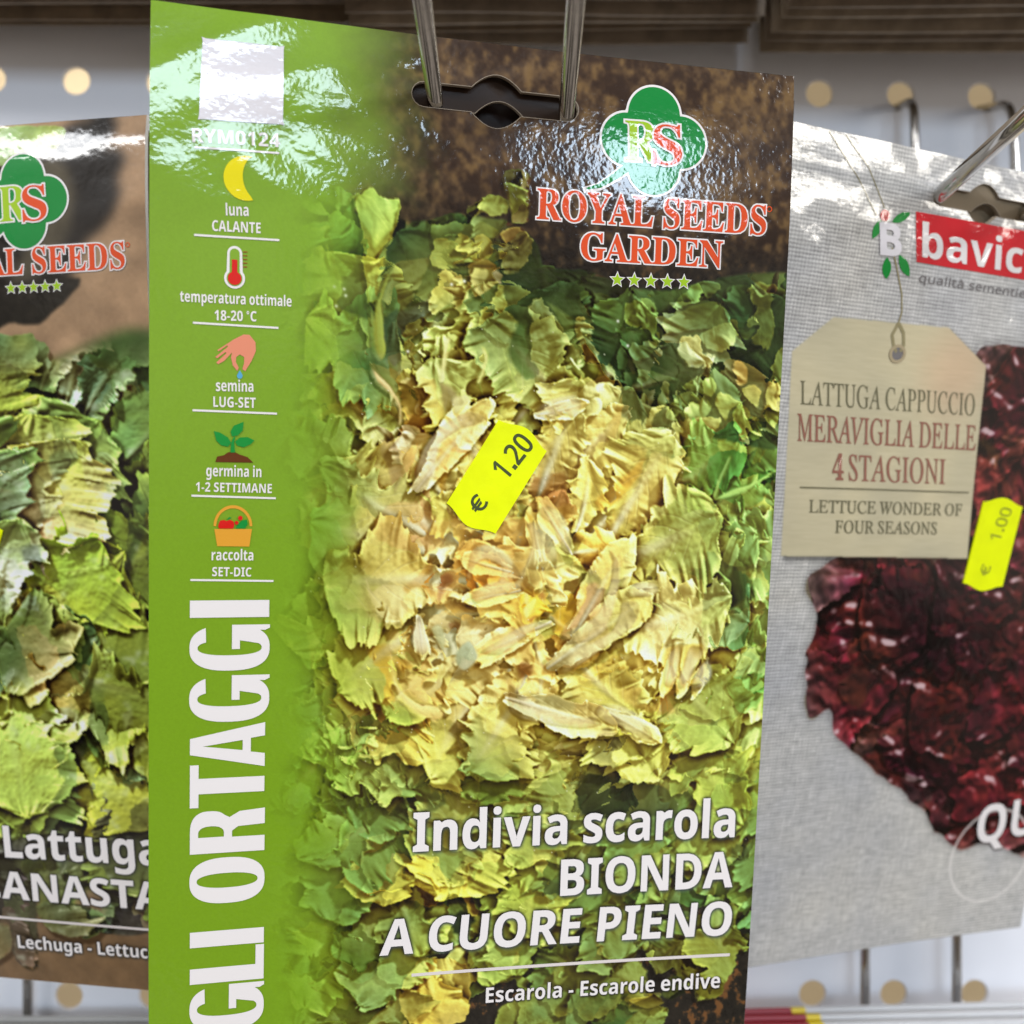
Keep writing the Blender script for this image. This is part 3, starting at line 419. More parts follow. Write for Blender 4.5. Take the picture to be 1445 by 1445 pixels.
def new_mesh(name, verts, faces, mat, parent=None, smooth=False):
    me = bpy.data.meshes.new(name)
    me.from_pydata([tuple(v) for v in verts], [], [tuple(f) for f in faces])
    me.materials.append(mat)
    me.update()
    if smooth:
        me.shade_smooth()
    ob = bpy.data.objects.new(name, me)
    COL.objects.link(ob)
    if parent is not None:
        ob.parent = parent
    return ob


def tag(o, label, category, group=None, kind=None):
    if label:
        o['label'] = label
    if category:
        o['category'] = category
    if group:
        o['group'] = group
    if kind:
        o['kind'] = kind
    return o


# ------------------------------------------------------------------ materials
def film_bump(nt, strength, fine=1.0):
    """the orange-peel of the laminated print: one height field in millimetres of the packet"""
    N, L = nt.nodes, nt.links
    tc = N.new('ShaderNodeTexCoord')
    n1 = N.new('ShaderNodeTexNoise')
    n1.inputs['Scale'].default_value = 900.0 * fine
    n1.inputs['Detail'].default_value = 1.5
    n2 = N.new('ShaderNodeTexNoise')
    n2.inputs['Scale'].default_value = 140.0
    n2.inputs['Detail'].default_value = 2.0
    ad = N.new('ShaderNodeMath')
    ad.operation = 'MULTIPLY_ADD'
    ad.inputs[1].default_value = 1.3
    L.new(tc.outputs['Object'], n1.inputs['Vector'])
    L.new(tc.outputs['Object'], n2.inputs['Vector'])
    L.new(n2.outputs['Fac'], ad.inputs[0])
    L.new(n1.outputs['Fac'], ad.inputs[2])
    b = N.new('ShaderNodeBump')
    b.inputs['Strength'].default_value = 1.0
    b.inputs['Distance'].default_value = strength
    L.new(ad.outputs[0], b.inputs['Height'])
    return b


def film(name, color=None, attr=None, bump=3.0e-5, coat=1.0, coat_rough=0.07, rough=0.5, fine=1.0):
    m = bpy.data.materials.new(name)
    m.use_nodes = True
    nt = m.node_tree
    p = nt.nodes['Principled BSDF']
    p.inputs['Roughness'].default_value = rough
    p.inputs['Specular IOR Level'].default_value = 0.04
    p.inputs['Coat Weight'].default_value = coat
    p.inputs['Coat Roughness'].default_value = coat_rough
    if attr:
        a = nt.nodes.new('ShaderNodeAttribute')
        a.attribute_name = attr
        nt.links.new(a.outputs['Color'], p.inputs['Base Color'])
    else:
        p.inputs['Base Color'].default_value = (*srgb(color), 1)
    if bump:
        b = film_bump(nt, bump, fine)
        nt.links.new(b.outputs['Normal'], p.inputs['Coat Normal'])
    return m


def plain(name, color, rough=0.6, metal=0.0, noise=0.0, noise_scale=300.0, bump=0.0):
    m = bpy.data.materials.new(name)
    m.use_nodes = True
    nt = m.node_tree
    p = nt.nodes['Principled BSDF']
    p.inputs['Roughness'].default_value = rough
    p.inputs['Metallic'].default_value = metal
    c = srgb(color)
    p.inputs['Base Color'].default_value = (*c, 1)
    if noise or bump:
        tc = nt.nodes.new('ShaderNodeTexCoord')
        n = nt.nodes.new('ShaderNodeTexNoise')
        n.inputs['Scale'].default_value = noise_scale
        n.inputs['Detail'].default_value = 5
        nt.links.new(tc.outputs['Object'], n.inputs['Vector'])
        if noise:
            r = nt.nodes.new('ShaderNodeValToRGB')
            r.color_ramp.elements[0].position = 0.3
            r.color_ramp.elements[1].position = 0.7
            r.color_ramp.elements[0].color = (*(c * (1 - noise)), 1)
            r.color_ramp.elements[1].color = (*np.minimum(c * (1 + noise), 1), 1)
            nt.links.new(n.outputs['Fac'], r.inputs['Fac'])
            nt.links.new(r.outputs['Color'], p.inputs['Base Color'])
        if bump:
            b = nt.nodes.new('ShaderNodeBump')
            b.inputs['Distance'].default_value = bump
            nt.links.new(n.outputs['Fac'], b.inputs['Height'])
            nt.links.new(b.outputs['Normal'], p.inputs['Normal'])
    return m


M_PRINT = film('glossy_print', attr='print')
M_SOFT = film('glossy_print_soft', attr='print', bump=4.0e-5, coat_rough=0.10, fine=0.6)
INK = {
    'white': film('white_ink', (236, 230, 228)), 'paper': film('white_plate', (226, 222, 226)),
    'yellow': film('yellow_ink', (236, 220, 20)), 'red': film('red_ink', (214, 32, 28)),
    'brandred': film('brand_red_ink', (222, 82, 40)), 'brandgreen': film('brand_green_ink', (22, 134, 58)),
    'lime': film('lime_ink', (160, 196, 40)), 'skin': film('salmon_ink', (228, 142, 112)),
    'water': film('blue_ink', (90, 168, 208)), 'leafgreen': film('leaf_green_ink', (26, 142, 58)),
    'soilbrown': film('brown_ink', (100, 54, 24)), 'orange': film('orange_ink', (226, 160, 54)),
    'green': film('band_green_ink', (130, 168, 48)), 'tick': film('tick_ink', (150, 70, 30)),
    'boxred': film('box_red_ink', (206, 30, 42)), 'greytext': film('grey_ink', (120, 116, 116)),
    'tagdark': film('olive_grey_ink', (112, 108, 82)), 'tagred': film('faded_red_ink', (150, 98, 82)),
    'string': film('twine_ink', (150, 140, 104)), 'berry': film('berry_ink', (190, 40, 42)),
    'brass': film('eyelet_ink', (176, 160, 128)), 'rule': film('pale_rule_ink', (224, 214, 210)),
}
M_CARD = plain('card_edge', (214, 210, 200), 0.7)
M_RIM = plain('cut_card_rim', (150, 136, 118), 0.7)
M_BACK = plain('packet_back', (150, 140, 120), 0.5, noise=0.2)
M_STICK = plain('fluorescent_sticker', (236, 248, 0), 0.45, noise=0.05, noise_scale=220, bump=1.2e-4)
M_STICK.node_tree.nodes['Principled BSDF'].inputs['Specular IOR Level'].default_value = 0.2
M_INKDARK = plain('stamp_ink', (62, 74, 20), 0.6, noise=0.35, noise_scale=2500)
M_INKPALE = plain('pale_stamp_ink', (150, 160, 10), 0.6, noise=0.2, noise_scale=2500)
M_STEEL = plain('zinc_steel', (196, 193, 188), 0.10, 1.0, noise=0.06, noise_scale=500)
M_BOARD = plain('enamelled_board', (236, 237, 243), 0.5, noise=0.015, noise_scale=30)
M_WALL = plain('cream_wall', (236, 222, 194), 0.8)


def pairs(l, k=0.1):
    return [(l[i] * k, l[i + 1] * k) for i in range(0, len(l), 2)]


# ------------------------------------------------------------------ glyphs (outlines in 1/1000 em)
_cache = {}


def glyph(k):
    if k not in _cache:
        adv, loops = GLYPHS[k[0]][ord(k[1])]
        _cache[k] = (adv / 1000.0, [pairs(x, 0.001) for x in loops])
    return _cache[k]


CAPH = {'B': 0.714, 'R': 0.714, 'S': 0.66, 'T': 0.66}


def measure_caps():
    for f, ch in (('B', 'I'), ('S', 'E'), ('T', 'I')):
        CAPH[f] = max(y for l in glyph(f + ch)[1] for x, y in l)
    CAPH['R'] = max(y for l in glyph('R1')[1] for x, y in l)


measure_caps()


def text_loops(s, font, p0, p1, cap, slant=0.0, track=0.0):
    """outlines of a line of text whose baseline runs p0 -> p1 in packet millimetres (u right, v down).
    returns one list of loops per glyph"""
    pen, glyphs = 0.0, []
    lo, hi = 1e9, -1e9
    for ch in s:
        if ch == ' ':
            pen += 0.26
            continue
        if ch == '-':
            glyphs.append((pen, [[(0.04, 0.20), (0.28, 0.20), (0.28, 0.31), (0.04, 0.31)]]))
            pen += 0.32 + track
            hi = max(hi, pen)
            lo = min(lo, pen - .3)
            continue
        if ch == '.':
            glyphs.append((pen, [[(0.05, 0), (0.18, 0), (0.18, 0.12), (0.05, 0.12)]]))
            pen += 0.23 + track
            continue
        if ch == '°':
            o = [(0.17 + 0.12 * math.cos(t * math.pi / 8), 0.60 + 0.12 * math.sin(t * math.pi / 8)) for t in range(16)]
            i = [(0.17 + 0.055 * math.cos(t * math.pi / 8), 0.60 + 0.055 * math.sin(t * math.pi / 8)) for t in range(16)]
            glyphs.append((pen, [o, i]))
            pen += 0.34
            continue
        acc = None
        if ch in 'àÀ':
            acc, ch = True, ('a' if ch == 'à' else 'A')
        adv, loops = glyph(font + ch)
        loops = [list(l) for l in loops]
        if acc:
            loops.append([(0.16, 0.74), (0.26, 0.74), (0.36, 0.60), (0.29, 0.60)])
        glyphs.append((pen, loops))
        xs = [x for l in loops for x, y in l]
        lo, hi = min(lo, pen + min(xs)), max(hi, pen + max(xs))
        pen += adv + track
    L = math.hypot(p1[0] - p0[0], p1[1] - p0[1])
    sx = L / (hi - lo)
    sy = cap / CAPH[font]
    ax = ((p1[0] - p0[0]) / L, (p1[1] - p0[1]) / L)
    ay = (ax[1], -ax[0])
    out = []
    for pen, loops in glyphs:
        gl = []
        for l in loops:
            r = []
            for x, y in l:
                a = (pen + x - lo) * sx + slant * y * sy
                b = y * sy
                r.append((p0[0] + ax[0] * a + ay[0] * b, p0[1] + ax[1] * a + ay[1] * b))
            gl.append(r)
        out.append(gl)
    return out


def inside(pt, loop):
    x, y = pt
    c = False
    for i in range(len(loop)):
        x1, y1 = loop[i - 1]
        x2, y2 = loop[i]
        if (y1 > y) != (y2 > y) and x < (x2 - x1) * (y - y1) / (y2 - y1) + x1:
            c = not c
    return c


def area(l):
    return 0.5 * sum(l[i - 1][0] * l[i][1] - l[i][0] * l[i - 1][1] for i in range(len(l)))


def nest(loops):
    """[(outer, [holes])]"""
    dep = [sum(inside(l[0], m) for m in loops if m is not l) for l in loops]
    res = []
    for l, d in zip(loops, dep):
        if d % 2 == 0:
            hs = [h for h, dh in zip(loops, dep) if dh == d + 1 and inside(h[0], l)]
            res.append((l if area(l) > 0 else l[::-1], [h if area(h) < 0 else h[::-1] for h in hs]))
    return res


def fatten(loop, d):
    """moves an outline outwards by d (outer loops ccw, holes cw)"""
    n, out = len(loop), []
    for i in range(n):
        x0, y0 = loop[i - 1]
        x1, y1 = loop[i]
        x2, y2 = loop[(i + 1) % n]
        a = (x1 - x0, y1 - y0)
        b = (x2 - x1, y2 - y1)
        la, lb = math.hypot(*a) or 1e-9, math.hypot(*b) or 1e-9
        nx = a[1] / la + b[1] / lb
        ny = -a[0] / la - b[0] / lb
        k = nx * nx + ny * ny
        k = 2.0 / max(k, 0.9)
        out.append((x1 + nx * d * k, y1 + ny * d * k))
    return out


# ------------------------------------------------------------------ painting the printed photographs (numpy, millimetre space)
_T = np.random.default_rng(3).random((256, 256)).astype(np.float32)


def vnoise(x, y, seed=0):
    x = x + seed * 17.31
    y = y + seed * 7.77
    xi, yi = np.floor(x).astype(np.int32), np.floor(y).astype(np.int32)
    fx, fy = (x - xi).astype(np.float32), (y - yi).astype(np.float32)
    fx, fy = fx * fx * (3 - 2 * fx), fy * fy * (3 - 2 * fy)
    x0, x1, y0, y1 = xi & 255, (xi + 1) & 255, yi & 255, (yi + 1) & 255
    a = _T[y0, x0] * (1 - fx) + _T[y0, x1] * fx
    b = _T[y1, x0] * (1 - fx) + _T[y1, x1] * fx
    return a * (1 - fy) + b * fy


def fbm(x, y, seed=0, octv=4, gain=0.55):
    s, amp, t = 0, 1.0, 0
    for o in range(octv):
        s = s + amp * vnoise(x * 2 ** o, y * 2 ** o, seed + 3 * o)
        t += amp
        amp *= gain
    return s / t


def box(a, r):
    r = int(r)
    if r < 1:
        return a
    for ax in (0, 1):
        p = np.pad(a, [(r + 1, r) if i == ax else (0, 0) for i in range(a.ndim)], mode='edge')
        c = np.cumsum(p, axis=ax, dtype=np.float32)
        n = a.shape[ax]
        hi = np.take(c, np.arange(2 * r + 1, 2 * r + 1 + n), axis=ax)
        lo = np.take(c, np.arange(0, n), axis=ax)
        a = (hi - lo) / (2 * r + 1)
    return a


def smooth(a, r):
    return box(box(a, r), max(1, int(r * 0.7)))


def step(e0, e1, x):
    t = np.clip((x - e0) / (e1 - e0), 0, 1)
    return t * t * (3 - 2 * t)


def fill(loops, ox, oy, w, h, ppm):
    """even-odd scanline mask of loops (mm) on a w x h pixel window at ox, oy (mm)"""
    par = np.zeros((h, w + 1), np.int32)
    ys = np.arange(h) + 0.5
    for l in loops:
        a = (np.asarray(l, np.float64) - (ox, oy)) * ppm
        b = np.roll(a, -1, axis=0)
        for (x1, y1), (x2, y2) in zip(a, b):
            if y1 == y2:
                continue
            lo, hi = (y1, y2) if y1 < y2 else (y2, y1)
            i0, i1 = max(0, int(math.ceil(lo - 0.5))), min(h, int(math.ceil(hi - 0.5)))
            if i1 <= i0:
                continue
            yy = ys[i0:i1]
            xx = x1 + (yy - y1) * (x2 - x1) / (y2 - y1)
            xi = np.clip(np.ceil(xx - 0.5), 0, w).astype(np.int32)
            par[np.arange(i0, i1), xi] += 1
    return (np.cumsum(par, axis=1)[:, :w] & 1).astype(np.float32)


def rounded(pts, sub=6):
    p = np.asarray(pts, np.float64)
    n = len(p)
    t = np.linspace(0, 1, sub, endpoint=False)[:, None]
    out = []
    for i in range(n):
        a, b, c, d = p[i - 1], p[i], p[(i + 1) % n], p[(i + 2) % n]
        q = 0.5 * ((2 * b) + (c - a) * t + (2 * a - 5 * b + 4 * c - d) * t ** 2 + (3 * b - a - 3 * c + d) * t ** 3)
        lin = b + (c - b) * t
        out.append(0.7 * q + 0.3 * lin)
    return np.concatenate(out)


class Art:
    def __init__(self, W, H, ppm):
        self.W, self.H, self.ppm = W, H, ppm
        self.w, self.h = int(W * ppm), int(H * ppm)
        self.a = np.zeros((self.h, self.w, 3), np.float32)
        yy, xx = np.mgrid[0:self.h, 0:self.w].astype(np.float32)
        self.x, self.y = (xx + 0.5) / ppm, (yy + 0.5) / ppm
        self.seed = 1
        self.heart = None
        self.soft = np.zeros((self.h, self.w), np.float32)
        self.cov = np.zeros((self.h, self.w), np.float32)

    def window(self, lo, hi, pad):
        p = self.ppm
        x0, y0 = max(0, int((lo[0] - pad) * p)), max(0, int((lo[1] - pad) * p))
        x1, y1 = min(self.w, int((hi[0] + pad) * p) + 1), min(self.h, int((hi[1] + pad) * p) + 1)
        return x0, y0, x1, y1

    def leaf(self, pts, col, kind='l', base=None, light=(0.62, -0.78), lift=1.0, taper=False, alpha=1.0):
        self.seed += 1
        sd = self.seed
        P = np.asarray(pts, np.float64)
        frill = {'l': 0.28, 'f': 0.50, 'r': 0.0, 's': 0.08, 'd': 0.25}[kind]
        size = math.sqrt(max(abs(area([tuple(q) for q in P])), 0.3))
        Q = rounded(P, 9 if size > 4 else 6)
        if frill:
            T = np.roll(Q, -1, 0) - np.roll(Q, 1, 0)
            T /= np.linalg.norm(T, axis=1)[:, None] + 1e-9
            Nn = np.stack([T[:, 1], -T[:, 0]], 1)
            s = np.cumsum(np.linalg.norm(np.roll(Q, -1, 0) - Q, axis=1))
            j = (vnoise(s * 0.8, s * 0 + 3.3, sd) - 0.5) * 1.7 + (vnoise(s * 2.6, s * 0 + 9.1, sd) - 0.5) * 1.1
            Q = Q + Nn * (j * frill * min(1.0, size / 5))[:, None]
        lo, hi = Q.min(0), Q.max(0)
        x0, y0, x1, y1 = self.window(lo, hi, 1.8)
        if x1 - x0 < 3 or y1 - y0 < 3:
            return
        p = self.ppm
        m0 = fill([Q], x0 / p, y0 / p, x1 - x0, y1 - y0, p)
        m = smooth(m0, max(1, int(0.28 * p))) if kind == 'r' else box(m0, 1)
        X, Y = self.x[y0:y1, x0:x1], self.y[y0:y1, x0:x1]
        if taper:
            mu = P.mean(0)
            ev, vec = np.linalg.eigh(np.cov((P - mu).T))
            ax = vec[:, 1]
            q = np.abs((X - mu[0]) * ax[0] + (Y - mu[1]) * ax[1]) / (np.abs((P - mu) @ ax).max() + 1e-6)
            m = m * alpha * (1 - 0.95 * step(0.30, 1.0, q + 0.25 * (vnoise(X * 0.6, Y * 0.6, sd) - 0.5)))
        A = self.a[y0:y1, x0:x1]
        c = np.asarray(col, np.float32) / 255.0
        if kind == 'd':
            m = smooth(m0, max(1, int(0.35 * p)))
            n = fbm(X * 0.35, Y * 0.35, sd, 4)
            A += m[..., None] * (c * (0.72 + 0.56 * n)[..., None] - A)
            S = self.soft[y0:y1, x0:x1]
            S += m * (0.35 - S)
            V = self.cov[y0:y1, x0:x1]
            np.maximum(V, m, out=V)
            return
        lx, ly = light
        # shadow it drops on what lies below (the printed picture was taken in sunlight)
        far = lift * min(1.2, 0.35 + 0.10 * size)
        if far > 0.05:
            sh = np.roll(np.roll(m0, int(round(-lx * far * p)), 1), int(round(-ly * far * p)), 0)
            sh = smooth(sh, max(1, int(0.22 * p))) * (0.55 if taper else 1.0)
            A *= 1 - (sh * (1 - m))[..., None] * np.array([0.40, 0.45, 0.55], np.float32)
        # height field in mm: swollen middle, folds fanning out of the base, ruffled margin
        r = max(2, int(min(size * 0.20, 2.6) * p))
        soft = smooth(m0, r)
        Hh = soft * {'r': 1.1, 's': 0.9, 'l': 0.8, 'f': 0.8}[kind] * min(1.0, size / 5) * (r / p)
        rim = np.clip(1.0 - smooth(m0, max(2, int(1.1 * p))), 0, 1) * 1.6
        if base is None and kind in 'lfs' and self.heart is not None:
            cx, cy = P.mean(0)
            d = math.hypot(self.heart[0] - cx, self.heart[1] - cy) + 1e-6
            base = (cx + (self.heart[0] - cx) / d * size * 0.75, cy + (self.heart[1] - cy) / d * size * 0.75)
        vein = 0.0
        if base is not None:
            bx, by = base
            R = math.hypot(P[:, 0].mean() - bx, P[:, 1].mean() - by) + 0.5
            wob = 1.2 * (fbm(X * 0.16, Y * 0.16, sd + 5, 2) - 0.5)
            th = (np.arctan2(Y - by, X - bx) + wob * 0.5) * R
            rr = np.hypot(X - bx, Y - by)
            Hh = Hh + 0.85 * vnoise(th * 0.36, rr * 0.08, sd) + 0.26 * vnoise(th * 0.95, rr * 0.13, sd + 1)
            Hh = Hh + rim * (0.75 * vnoise(th * 0.8, rr * 0.22, sd + 2))
            v = 1 - np.abs(2 * vnoise(th * 0.30 + 0.2 * rr, rr * 0.05, sd + 9) - 1)
            vein = step(0.90, 1.0, v) * (1 - 0.6 * np.clip(rim, 0, 1))
        fq = {'l': 0.26, 'f': 0.42, 'r': 0.22, 's': 0.22}[kind]
        am = {'l': 1.0, 'f': 1.15, 'r': 0.25, 's': 0.6}[kind]
        Hh = Hh + am * fbm(X * fq, Y * fq, sd + 2, 3, 0.42)
        Hh = Hh + (0.07 if kind in 'lf' else 0.03) * vnoise(X * 2.0, Y * 2.0, sd + 6)
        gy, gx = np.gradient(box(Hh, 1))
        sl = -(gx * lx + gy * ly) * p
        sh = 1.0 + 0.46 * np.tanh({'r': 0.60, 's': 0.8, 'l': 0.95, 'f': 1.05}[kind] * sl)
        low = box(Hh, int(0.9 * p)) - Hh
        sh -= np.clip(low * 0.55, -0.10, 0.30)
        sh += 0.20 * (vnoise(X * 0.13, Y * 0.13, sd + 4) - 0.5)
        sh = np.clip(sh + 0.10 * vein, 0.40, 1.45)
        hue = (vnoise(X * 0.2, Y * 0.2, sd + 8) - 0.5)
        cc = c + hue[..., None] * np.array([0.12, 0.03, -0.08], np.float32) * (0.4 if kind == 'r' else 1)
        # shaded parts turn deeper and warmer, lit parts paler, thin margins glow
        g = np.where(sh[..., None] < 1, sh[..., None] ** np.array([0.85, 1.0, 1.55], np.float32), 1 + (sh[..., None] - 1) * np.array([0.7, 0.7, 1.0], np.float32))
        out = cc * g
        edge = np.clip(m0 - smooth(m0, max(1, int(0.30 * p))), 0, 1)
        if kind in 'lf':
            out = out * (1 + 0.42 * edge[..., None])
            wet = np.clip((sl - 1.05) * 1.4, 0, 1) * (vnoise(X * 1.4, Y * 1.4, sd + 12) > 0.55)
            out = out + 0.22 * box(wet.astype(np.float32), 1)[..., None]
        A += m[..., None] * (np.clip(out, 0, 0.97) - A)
        S = self.soft[y0:y1, x0:x1]
        S += m * ({'r': 0.90, 's': 0.24, 'l': 0.18, 'f': 0.10}[kind] - S)
        V = self.cov[y0:y1, x0:x1]
        np.maximum(V, m, out=V)

    def frills(self, leaves, seed, ruffle=1.0, blister=0.10, light=(0.50, -0.62, 0.60), dense=1.8, jagged=1.0, ribw=0.12, crimp=2.0):
        """heights and facing of many ruffled leaves lying over one another, seen from above (z buffer).
        leaves: (u, v, angle, length, width, lift)"""
        p = self.ppm
        n = self.w * self.h
        Z = np.full(n, -6.0, np.float32)
        NX, NY = np.zeros(n, np.float32), np.zeros(n, np.float32)
        TI = np.zeros(n, np.float32)
        ED = np.zeros(n, np.float32)
        RB = np.zeros(n, np.float32)
        SS = np.zeros(n, np.float32)
        ID = np.full(n, -1, np.int32)
        r = np.random.default_rng(seed)
        for k, (u, v, ang, L, Wd, z0, *ex) in enumerate(leaves):
            ns, nt = max(8, int(L * p * dense)), max(8, int(2.3 * Wd * p * dense))
            s = np.linspace(0, 1, ns, dtype=np.float32)[:, None]
            t = np.linspace(-1, 1, nt, dtype=np.float32)[None, :]
            sd = seed + k * 3
            prof = (0.22 + 0.78 * np.clip(s * 1.5, 0, 1) ** 0.9) * np.sqrt(np.clip(1 - np.clip((s - 0.45) / 0.55, 0, 1) ** 2.6, 0, 1))
            at = np.abs(t)
            sg = np.sign(t) * 31.0
            jag = 1 + jagged * 0.24 * (vnoise(s * L * 0.9 + 0 * t, sg + 0 * s, sd) - 0.5) * 2 * at ** 2 + jagged * 0.10 * (vnoise(s * L * 2.4 + 0 * t, sg + 5 + 0 * s, sd) - 0.5) * 2 * at ** 4
            jag = jag + 0.62 * (vnoise(s * L * 0.20 + 0 * t, sg + 11 + 0 * s, sd + 9) - 0.5) * 2 * at
            bend = r.uniform(-0.30, 0.30) * L
            calm = 1.0
            if ex:
                bend, calm = ex[0], 0.35
                jag = 1 + (jag - 1) * calm
            b = t * Wd * prof * jag + bend * s * s
            e2 = at ** 2.8
            w1 = vnoise(s * L * 0.42 + 0 * t, sg + t * 0.7, sd + 1) - 0.5
            w2 = vnoise(s * L * 1.2 + 0 * t, sg + t * 1.1, sd + 2) - 0.5
            z = z0 + L * (0.10 + 0.34 * r.random()) * s + (r.random() - 0.35) * 1.1 * Wd * t * t * 0.5
            z = z + calm * ruffle * e2 * (2.6 * w1 + crimp * w2) * min(1.0, L / 9)
            z = z + 0.5 * vnoise(s * L * 0.25 + 0 * t, b * 0.25, sd + 4) + 0.30 * vnoise(t * 3.2 + 0 * s, s * 1.2, sd + 5)
            if blister:
                z = z + blister * vnoise(s * L * 1.3 + 0 * t, b * 1.3, sd + 6)
            rib = np.exp(-(t / (0.05 + ribw * (1 - s))) ** 2) * np.clip(1.15 - 1.25 * s, 0, 1)
            side = np.abs(((s * L * 0.30 + 0.35 * at * L * 0.30 + 0.3 * (t > 0)) % 1) - 0.5)
            vein = np.exp(-(side / 0.07) ** 2) * (1 - at) * np.clip(4 * at, 0, 1) * np.clip(1.3 - s, 0, 1)
            z = z + 0.45 * rib - 0.10 * vein
            rib = np.clip(rib + 0.35 * vein, 0, 1)
            a = s * L + ruffle * e2 * 1.2 * (vnoise(s * L * 0.6 + 0 * t, sg + t, sd + 7) - 0.5) * 2
            tip = np.clip((s - 0.7) / 0.3, 0, 1) ** 2
            z = z + ruffle * tip * 1.6 * (vnoise(t * Wd * 0.5 + 0 * s, s * 2, sd + 8) - 0.5)
            ca, sa = math.cos(ang), math.sin(ang)
            x = u + a * ca - b * sa
            y = v + a * sa + b * ca
            xs, xt = np.gradient(x)
            ys, yt = np.gradient(y)
            zs, zt = np.gradient(z)
            nx, ny, nz = ys * zt - zs * yt, zs * xt - xs * zt, xs * yt - ys * xt
            sgn = np.sign(nz) + (nz == 0)
            ln = np.sqrt(nx * nx + ny * ny + nz * nz) + 1e-9
            nx, ny = nx * sgn / ln, ny * sgn / ln
            ix, iy = np.floor(x * p).astype(np.int32).ravel(), np.floor(y * p).astype(np.int32).ravel()
            ok = (ix >= 0) & (ix < self.w) & (iy >= 0) & (iy < self.h)
            idx = iy * self.w + ix
            zf = z.ravel()
            ok &= np.where(ok, zf > Z[np.where(ok, idx, 0)], False)
            o = np.nonzero(ok)[0]
            o = o[np.argsort(zf[o], kind='stable')]
            d = idx[o]
            Z[d], NX[d], NY[d] = zf[o], nx.ravel()[o], ny.ravel()[o]
            TI[d] = r.random()
            ID[d] = k
            SS[d] = (s + 0 * z).ravel()[o]
            RB[d] = (rib + 0 * z).ravel()[o]
            ED[d] = np.maximum(at + 0 * s, np.clip((s - 0.8) * 5, 0, 1) + 0 * t).ravel()[o]
        sh2 = (self.h, self.w)
        Z, NX, NY, TI, ED, RB, SS, ID = (q.reshape(sh2) for q in (Z, NX, NY, TI, ED, RB, SS, ID))
        # close pin holes
        for dy, dx in ((0, 1), (1, 0), (1, 1), (1, -1), (0, -1), (-1, 0)):
            nb = np.roll(Z, (dy, dx), (0, 1))
            hole = (Z <= -5.9) | ((nb > Z + 0.5) & (np.roll(Z, (-dy, -dx), (0, 1)) > Z + 0.5))
            for q in (NX, NY, TI, ED, RB, SS, ID, Z):
                q[hole] = np.roll(q, (dy, dx), (0, 1))[hole]
        lx, ly, lz = light
        ln = math.sqrt(lx * lx + ly * ly + lz * lz)
        lx, ly, lz = lx / ln, ly / ln, lz / ln
        NZ = np.sqrt(np.clip(1 - NX ** 2 - NY ** 2, 0, 1))
        dif = np.clip(NX * lx + NY * ly + NZ * lz, 0, 1)
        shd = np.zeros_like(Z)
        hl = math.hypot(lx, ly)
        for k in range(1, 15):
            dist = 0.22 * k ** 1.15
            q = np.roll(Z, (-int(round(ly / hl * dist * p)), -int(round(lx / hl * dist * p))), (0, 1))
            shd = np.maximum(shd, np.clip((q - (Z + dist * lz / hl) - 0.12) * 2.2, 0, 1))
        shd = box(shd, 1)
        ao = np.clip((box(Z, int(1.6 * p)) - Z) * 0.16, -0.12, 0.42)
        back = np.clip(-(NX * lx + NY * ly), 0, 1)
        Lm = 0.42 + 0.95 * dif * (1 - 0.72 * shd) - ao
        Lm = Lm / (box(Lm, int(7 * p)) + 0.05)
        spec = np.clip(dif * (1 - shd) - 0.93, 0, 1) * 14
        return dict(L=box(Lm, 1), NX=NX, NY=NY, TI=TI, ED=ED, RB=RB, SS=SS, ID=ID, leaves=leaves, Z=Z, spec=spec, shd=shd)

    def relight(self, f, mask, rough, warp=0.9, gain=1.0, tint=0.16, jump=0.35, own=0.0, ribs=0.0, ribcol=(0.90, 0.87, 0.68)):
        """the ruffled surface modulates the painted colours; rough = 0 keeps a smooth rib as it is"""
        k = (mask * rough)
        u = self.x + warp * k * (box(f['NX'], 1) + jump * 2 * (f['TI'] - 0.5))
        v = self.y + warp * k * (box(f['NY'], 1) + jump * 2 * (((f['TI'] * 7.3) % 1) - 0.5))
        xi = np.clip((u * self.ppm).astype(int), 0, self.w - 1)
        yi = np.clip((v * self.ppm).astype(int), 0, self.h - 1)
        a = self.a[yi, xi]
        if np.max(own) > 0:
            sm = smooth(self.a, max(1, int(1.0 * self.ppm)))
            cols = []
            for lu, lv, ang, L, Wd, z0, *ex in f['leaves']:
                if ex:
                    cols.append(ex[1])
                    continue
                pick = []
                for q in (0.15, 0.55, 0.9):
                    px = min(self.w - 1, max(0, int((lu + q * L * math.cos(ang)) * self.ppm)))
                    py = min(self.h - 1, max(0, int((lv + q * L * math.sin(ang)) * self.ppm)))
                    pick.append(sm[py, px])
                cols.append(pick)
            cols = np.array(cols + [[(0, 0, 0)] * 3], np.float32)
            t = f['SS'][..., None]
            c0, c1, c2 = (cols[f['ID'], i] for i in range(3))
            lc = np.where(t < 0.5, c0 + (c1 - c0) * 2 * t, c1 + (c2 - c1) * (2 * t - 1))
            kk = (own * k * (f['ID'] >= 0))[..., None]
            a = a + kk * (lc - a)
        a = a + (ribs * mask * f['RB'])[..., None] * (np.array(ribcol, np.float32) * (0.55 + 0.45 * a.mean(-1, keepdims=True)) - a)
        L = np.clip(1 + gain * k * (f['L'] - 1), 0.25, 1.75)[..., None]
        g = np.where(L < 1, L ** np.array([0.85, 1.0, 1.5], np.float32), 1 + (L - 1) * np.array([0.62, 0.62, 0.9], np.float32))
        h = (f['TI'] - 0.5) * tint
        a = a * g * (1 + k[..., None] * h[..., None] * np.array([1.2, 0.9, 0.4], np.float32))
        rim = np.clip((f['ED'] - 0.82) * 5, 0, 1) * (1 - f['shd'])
        a = a * (1 + 0.22 * (k * rim)[..., None])
